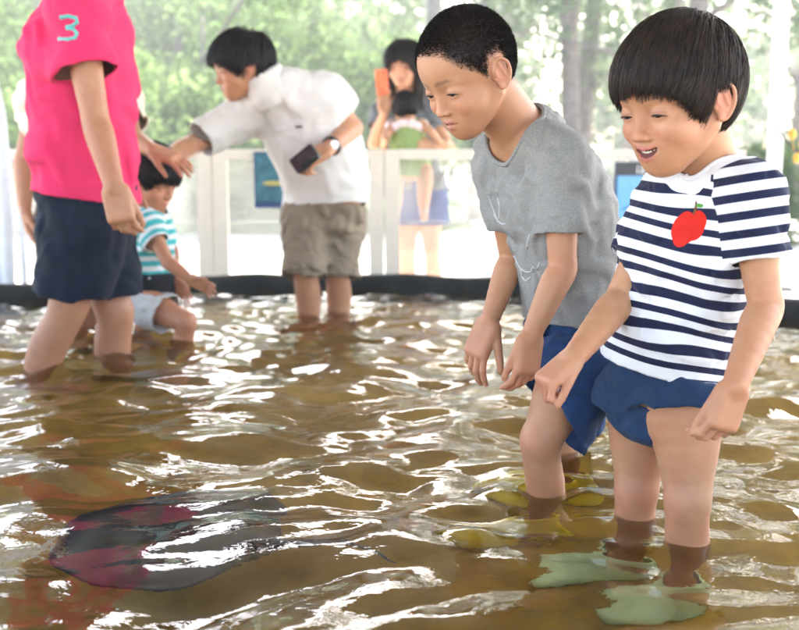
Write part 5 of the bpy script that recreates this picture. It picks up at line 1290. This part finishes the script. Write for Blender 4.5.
def greenery():
    L1 = leaf_mat('bank_leaves', (.07, .12, .045), (.11, .17, .065), (.16, .22, .10)); L2 = leaf_mat('pine_leaves', (.08, .12, .07), (.12, .16, .09), (.16, .20, .12)); L3 = leaf_mat('shrub_leaves', (.05, .10, .02), (.09, .16, .035), (.13, .20, .06))
    bk, nt, b, o = new_mat('bark'); n = noise(nt, 9, 6, .65); nt.links.new(ramp(nt, n.outputs[0], [(.3, (.085, .07, .06)), (.7, (.22, .19, .17))]).outputs[0], b.inputs['Base Color']); b.inputs['Roughness'].default_value = .95; bump(nt, b, n.outputs[0], .8, .03)
    gr = plain('grass_green', (.09, .14, .045), .95, .3, 3)
    rr = np.random.default_rng(5)
    # a wooded bank rising on the left
    mb = MB(); nx, ny = 26, 12; vs = []; fs = []
    for i in range(nx+1):
        for j in range(ny+1):
            x = -22+23.5*i/nx; y = 13.2+16*j/ny; t = j/ny; fall = min(1, max(0, (1.5-x)/5)); vs.append((x, y, -.05+fall*(3.3*t**.8)+.3*math.sin(x*1.3+y)*(j > 0)*fall))
    for i in range(nx):
        for j in range(ny): a = i*(ny+1)+j; fs.append((a, a+ny+1, a+ny+2, a+1))
    mb.add(vs, fs); tag(mb.build('bank', gr, None, True), kind='structure')
    k = 0
    def tree(name, label, x, y, h, cr, lm, nl, size, tr=.12, lean=0, crown0=.35, z0=0, nb=7, grp=None, limbs=5, cat='tree'):
        rt = thing(name, label, cat, (x, y, z0), grp); top = V(x+lean, y, z0+h); mb = MB()
        pts = [V(x, y, z0-.1), V(x+lean*.25+.05*math.sin(x*3), y, z0+h*.3), V(x+lean*.6, y+.05, z0+h*.62), top]; mb.tube(pts, [tr*1.25, tr, tr*.75, tr*.3], 9)
        cs = []; rd = []
        for i in range(nb):
            t = rr.uniform(crown0, 1.02); c = V(x+lean*t, y, z0+h*t)+rr.normal(size=3)*cr*np.array([.62, .62, .22]); cs.append(c); rd.append(cr*rr.uniform(.32, .6))
            if i < limbs: s = V(x+lean*t*.9, y, z0+h*max(.2, t-.12)); mb.tube([s, lerp(s, c, .5)+V(0, 0, .1*cr), c], [tr*.4, tr*.28, tr*.1], 6)
        mb.build('trunk', bk, rt, True); v, q = leaf_cloud(None, None, np.array(cs), np.array(rd), nl, size, rr); add_mesh('crown', v, q, lm, rt, None, False); return rt
    names = ['broad light green bush', 'rounded dark green bush', 'tall leafy bush', 'pale yellow-green bush']
    spots = [(-9.3, 14.0, 2.6, 1.9), (-7.3, 13.8, 2.2, 1.7), (-5.6, 14.2, 2.9, 1.8), (-4.0, 13.7, 2.3, 1.6), (-2.5, 14.3, 2.5, 1.6), (-1.2, 13.9, 1.9, 1.4), (-10.5, 17, 3.6, 2.4), (-8, 17, 4.0, 2.3), (-5.6, 17.5, 3.8, 2.3), (-3.4, 17.2, 3.3, 2.1), (-1.4, 17.6, 3.2, 1.9), (-9.5, 21, 3.0, 2.2), (-6.2, 21.5, 3.2, 2.3), (-3.0, 21, 2.8, 2.1), (-.6, 21.5, 3.0, 2.0)]
    where = ['at the far left', 'behind the pink-shirted adult', 'between the pink shirt and the man in white', 'above the head of the man in white', 'right of the man in white', 'behind the woman with the phone']
    for i, (x, y, h, cr) in enumerate(spots):
        f_ = min(1, max(0, (1.5-x)/5)); t = (y-13.2)/16; row = ('front' if i < 6 else 'middle' if i < 11 else 'topmost'); j = (i if i < 6 else i-6 if i < 11 else i-11)
        sz = .062 if i < 6 else .075 if i < 11 else .09
        tree('leafy_bush', '%s, %s from the left in the %s row of the bank' % (names[i % 4], ['first', 'second', 'third', 'fourth', 'fifth', 'sixth'][j], row), x, y, h, cr, L1, 9000 if i < 6 else 8000, sz, .07, 0, .15, f_*3.3*max(0, t)**.8-.1, 11, 'bushes on the bank', 4, 'bush')
    # pines with bare trunks on the right
    pines = [(1.2, 17, .13, .1), (2.35, 15, .12, -.15), (3.0, 19, .17, .2), (3.7, 14, .13, .05), (4.6, 17.5, .16, -.3), (5.4, 13.5, .13, .1), (6.4, 18, .18, .25), (7.4, 15, .15, -.2), (8.7, 19, .2, .1), (.4, 22, .18, .2), (5.0, 24, .2, .1), (9.5, 25, .25, -.1), (2.2, 26, .22, .2)]
    lab = ['slim leaning', 'pale straight', 'stout dark', 'slender', 'forked-looking leaning', 'near pale', 'broad', 'crooked', 'thick']
    for i, (x, y, tr_, ln) in enumerate(pines):
        rt = tree('pine_tree', '%s pine, %s' % (lab[i % 9], ('%s from the left of the nearer pines' % ['first', 'second', 'third', 'fourth', 'fifth', 'sixth', 'seventh', 'eighth', 'ninth'][i]) if i < 9 else ['far back behind the grey boy', 'far back above the blue notice', 'far back at the right edge', 'far back between the two boys'][i-9]),
             x, y, 7.5+rr.uniform(-.5, 1), 2.0, L2, 3200, .085, tr_, ln*3, .30, 0, 13, 'pines beyond the yard', 7)
    # far wood closing the view, and shrubs
    cs = np.stack([np.linspace(-26, 30, 60), 31+3*np.sin(np.arange(60)*1.7), 2.5+1.5*np.sin(np.arange(60)*2.3)], 1); cs = np.concatenate([cs, cs+[.5, 1.5, 1.8]]); v, q = leaf_cloud(None, None, cs, rr.uniform(1.2, 2.4, len(cs)), 50000, .20, rr)
    keep = (np.sin(v[::4, 0]*.8+v[::4, 2]*.5)+np.sin(v[::4, 0]*2.3+1)) > -1.25; q = q[keep]; tag(add_mesh('far_wood', v, q, L2, None, None, False), 'pale green wood far behind the yard', None, None, 'stuff')
    for i, (x, y, h, cr, lb) in enumerate(((3.75, 9.2, .75, .62, 'low round green shrub at the right edge beyond the canopy pole'), (2.2, 13.0, .6, .6, 'low green shrub under the pines between the two boys'), (4.9, 11.5, .8, .8, 'wide green shrub under the pines at the right'))):
        tree('shrub', lb, x, y, h, cr, L3, 6000, .045, .03, 0, .2, 0, 8, None, 4, 'shrub')

def small_things():
    # the dark ray lying under the water, lower left
    m, nt, b, o = new_mat('ray_skin'); n = noise(nt, 7, 3); nt.links.new(ramp(nt, n.outputs[0], [(.30, (.10, .008, .010)), (.36, (.004, .005, .012)), (.46, (.006, .024, .11))]).outputs[0], b.inputs['Base Color']); b.inputs['Roughness'].default_value = .35
    c = V(-.385, 1.765, .240); d = nrm(V(-.9, .25, 0)); l = np.cross(V(0, 0, 1), d); F = Field(); R = np.array([d, l, V(0, 0, 1)])
    F.add(ell(c, (.185, .115, .045), R), .01)
    for s in (1, -1): F.add(ell(c+l*.10*s-d*.01, (.15, .135, .024), R), .05); F.add(cone(c+l*.05*s, c+l*.165*s-d*.05+V(0, 0, .02*s), .03, .006), .05); F.add(ell(c+d*.075+l*.035*s+V(0, 0, .035), (.016, .014, .013), R), .01); F.add(cone(c-d*.13+l*.02*s, c-d*.17+l*.045*s, .016, .006), .02)
    F.limb([(c-d*.10, .022), (c-d*.2+l*.01, .012), (c-d*.3-l*.03, .007), (c-d*.40+l*.02, .004)], .03)
    o = mesh_obj('ray', F, .0045, m); tag(o, 'dark blue ray with red patches gliding under the water at the lower left', 'ray')
    # twig with yellow berry at the right edge
    rt = thing('hanging_twig', 'thin dark twig with yellow buds hanging beside the canopy pole at the right edge', 'twig', tuple(W(790, 150, 4.9))); mb = MB(); mb.tube([W(772, 128, 5.4), W(782, 134, 5.2), W(788, 143, 5.0), W(797, 152, 4.9), W(808, 150, 4.8), W(822, 138, 4.8), W(830, 90, 4.8), W(832, -40, 4.8)], [.006, .006, .006, .005, .005, .005, .005, .005], 6); mb.build('stem', plain('twig_brown', (.03, .022, .015), .8), rt, True)
    for x, y in ((792, 134), (797, 158), (803, 144)):
        F = Field(); p = W(x, y, 4.9); F.add(ell(p, (.018, .018, .024)), .001); F.add(cone(p, W(x+2, 150, 4.88), .003, .003), .01); mesh_obj('bud', F, .004, plain('yellow_bud', (.75, .42, .05), .5), rt)
    # white drape at the far left, stand-in for a likely white-clad person
    F = Field(); a = W(4, 118, 4.75); F.add(sweep([[W(-8, 285, 4.75), V(1, 0, 0), V(0, -1, 0), .13, .03], [W(-8, 200, 4.75), V(1, 0, 0), V(0, -1, 0), .11, .035], [W(-10, 120, 4.75), V(1, 0, 0), V(0, -1, 0), .075, .025], [W(-12, 60, 4.75), V(1, 0, 0), V(0, -1, 0), .03, .02], [V(W(-12, 60, 4.75)[0], 4.75, 2.3), V(1, 0, 0), V(0, -1, 0), .02, .015]], 2.0, 4), .01)
    F.post = lambda P, d: d+.010*np.sin(P[:, 0]*90)*np.clip(1.5-P[:, 2], 0, 1)
    o = mesh_obj('stand_in_drape', F, .008, cloth('white_sheet', (.74, .76, .80))); tag(o, 'white curtain at the far left edge, standing in for a white-clad figure', 'drape')

def lights():
    w = bpy.data.worlds.new('World'); SC.world = w; w.use_nodes = True; nt = w.node_tree; bg = nt.nodes['Background']
    sky = nd(nt, 'ShaderNodeTexSky'); sky.sky_type = 'NISHITA'; sky.sun_disc = False; EL, AZ = 48, 15
    sky.sun_elevation = math.radians(EL); sky.sun_rotation = math.radians(AZ); sky.dust_density = 5.0; sky.air_density = 1.0
    nt.links.new(sky.outputs[0], bg.inputs[0]); bg.inputs[1].default_value = .15
    s = bpy.data.objects.new('sun', bpy.data.lights.new('sun', 'SUN')); COL.objects.link(s); s.data.energy = 4.5; s.data.angle = math.radians(.55); s.data.color = (1, .96, .90)
    el, az = math.radians(EL), math.radians(AZ); d = Vector((math.sin(az)*math.cos(el), math.cos(az)*math.cos(el), math.sin(el)))
    s.rotation_euler = d.to_track_quat('Z', 'Y').to_euler()

def added_washout():  # volume added to pale the background, in place of overexposure and flare
    mb = MB(); mb.box((-40, -6, -1.2), (44, 42, 12)); m = bpy.data.materials.new('washout_haze'); m.use_nodes = True; nt = m.node_tree; nt.nodes.clear(); out = nd(nt, 'ShaderNodeOutputMaterial')
    v = nd(nt, 'ShaderNodeVolumePrincipled'); v.inputs['Color'].default_value = (.95, .97, 1, 1); v.inputs['Density'].default_value = WASHOUT_HAZE; v.inputs['Anisotropy'].default_value = .2; nt.links.new(v.outputs[0], out.inputs['Volume'])
    tag(mb.build('washout_haze', m), kind='stuff')
WATER_MURK = .02; WAVE = .0095; ROOF_T = (.03, .028, .025); EXPOSURE = 3.25; WASHOUT_HAZE = .0065
for f_ in (setting, barrier, canopy, greenery, small_things, lights, added_washout): f_()
for f_ in PEOPLE: f_()
cam_d = bpy.data.cameras.new('camera'); cam = bpy.data.objects.new('camera', cam_d); COL.objects.link(cam)
cam.location = (0, 0, CAMZ); cam.rotation_euler = (math.radians(90)-PITCH, 0, 0)
cam_d.sensor_width = 36; cam_d.lens = 36*FPX/799; cam_d.clip_end = 400; cam_d.clip_start = .05
cam_d.dof.use_dof = True; cam_d.dof.focus_distance = 1.78; cam_d.dof.aperture_fstop = 4.5
SC.camera = cam
SC.view_settings.view_transform = 'Standard'; SC.view_settings.look = 'None'; SC.view_settings.gamma = 1
SC.view_settings.use_curve_mapping = False; SC.view_settings.exposure = EXPOSURE
SC.render.engine = 'CYCLES'; cy = SC.cycles
cy.use_denoising = True; cy.caustics_refractive = True; cy.caustics_reflective = True; cy.max_bounces = 12; cy.transmission_bounces = 8; cy.transparent_max_bounces = 12; cy.diffuse_bounces = 5; cy.glossy_bounces = 4
cy.sample_clamp_indirect = 8.0; cy.blur_glossy = .5
print('script done %.1fs' % (time.time()-T0))
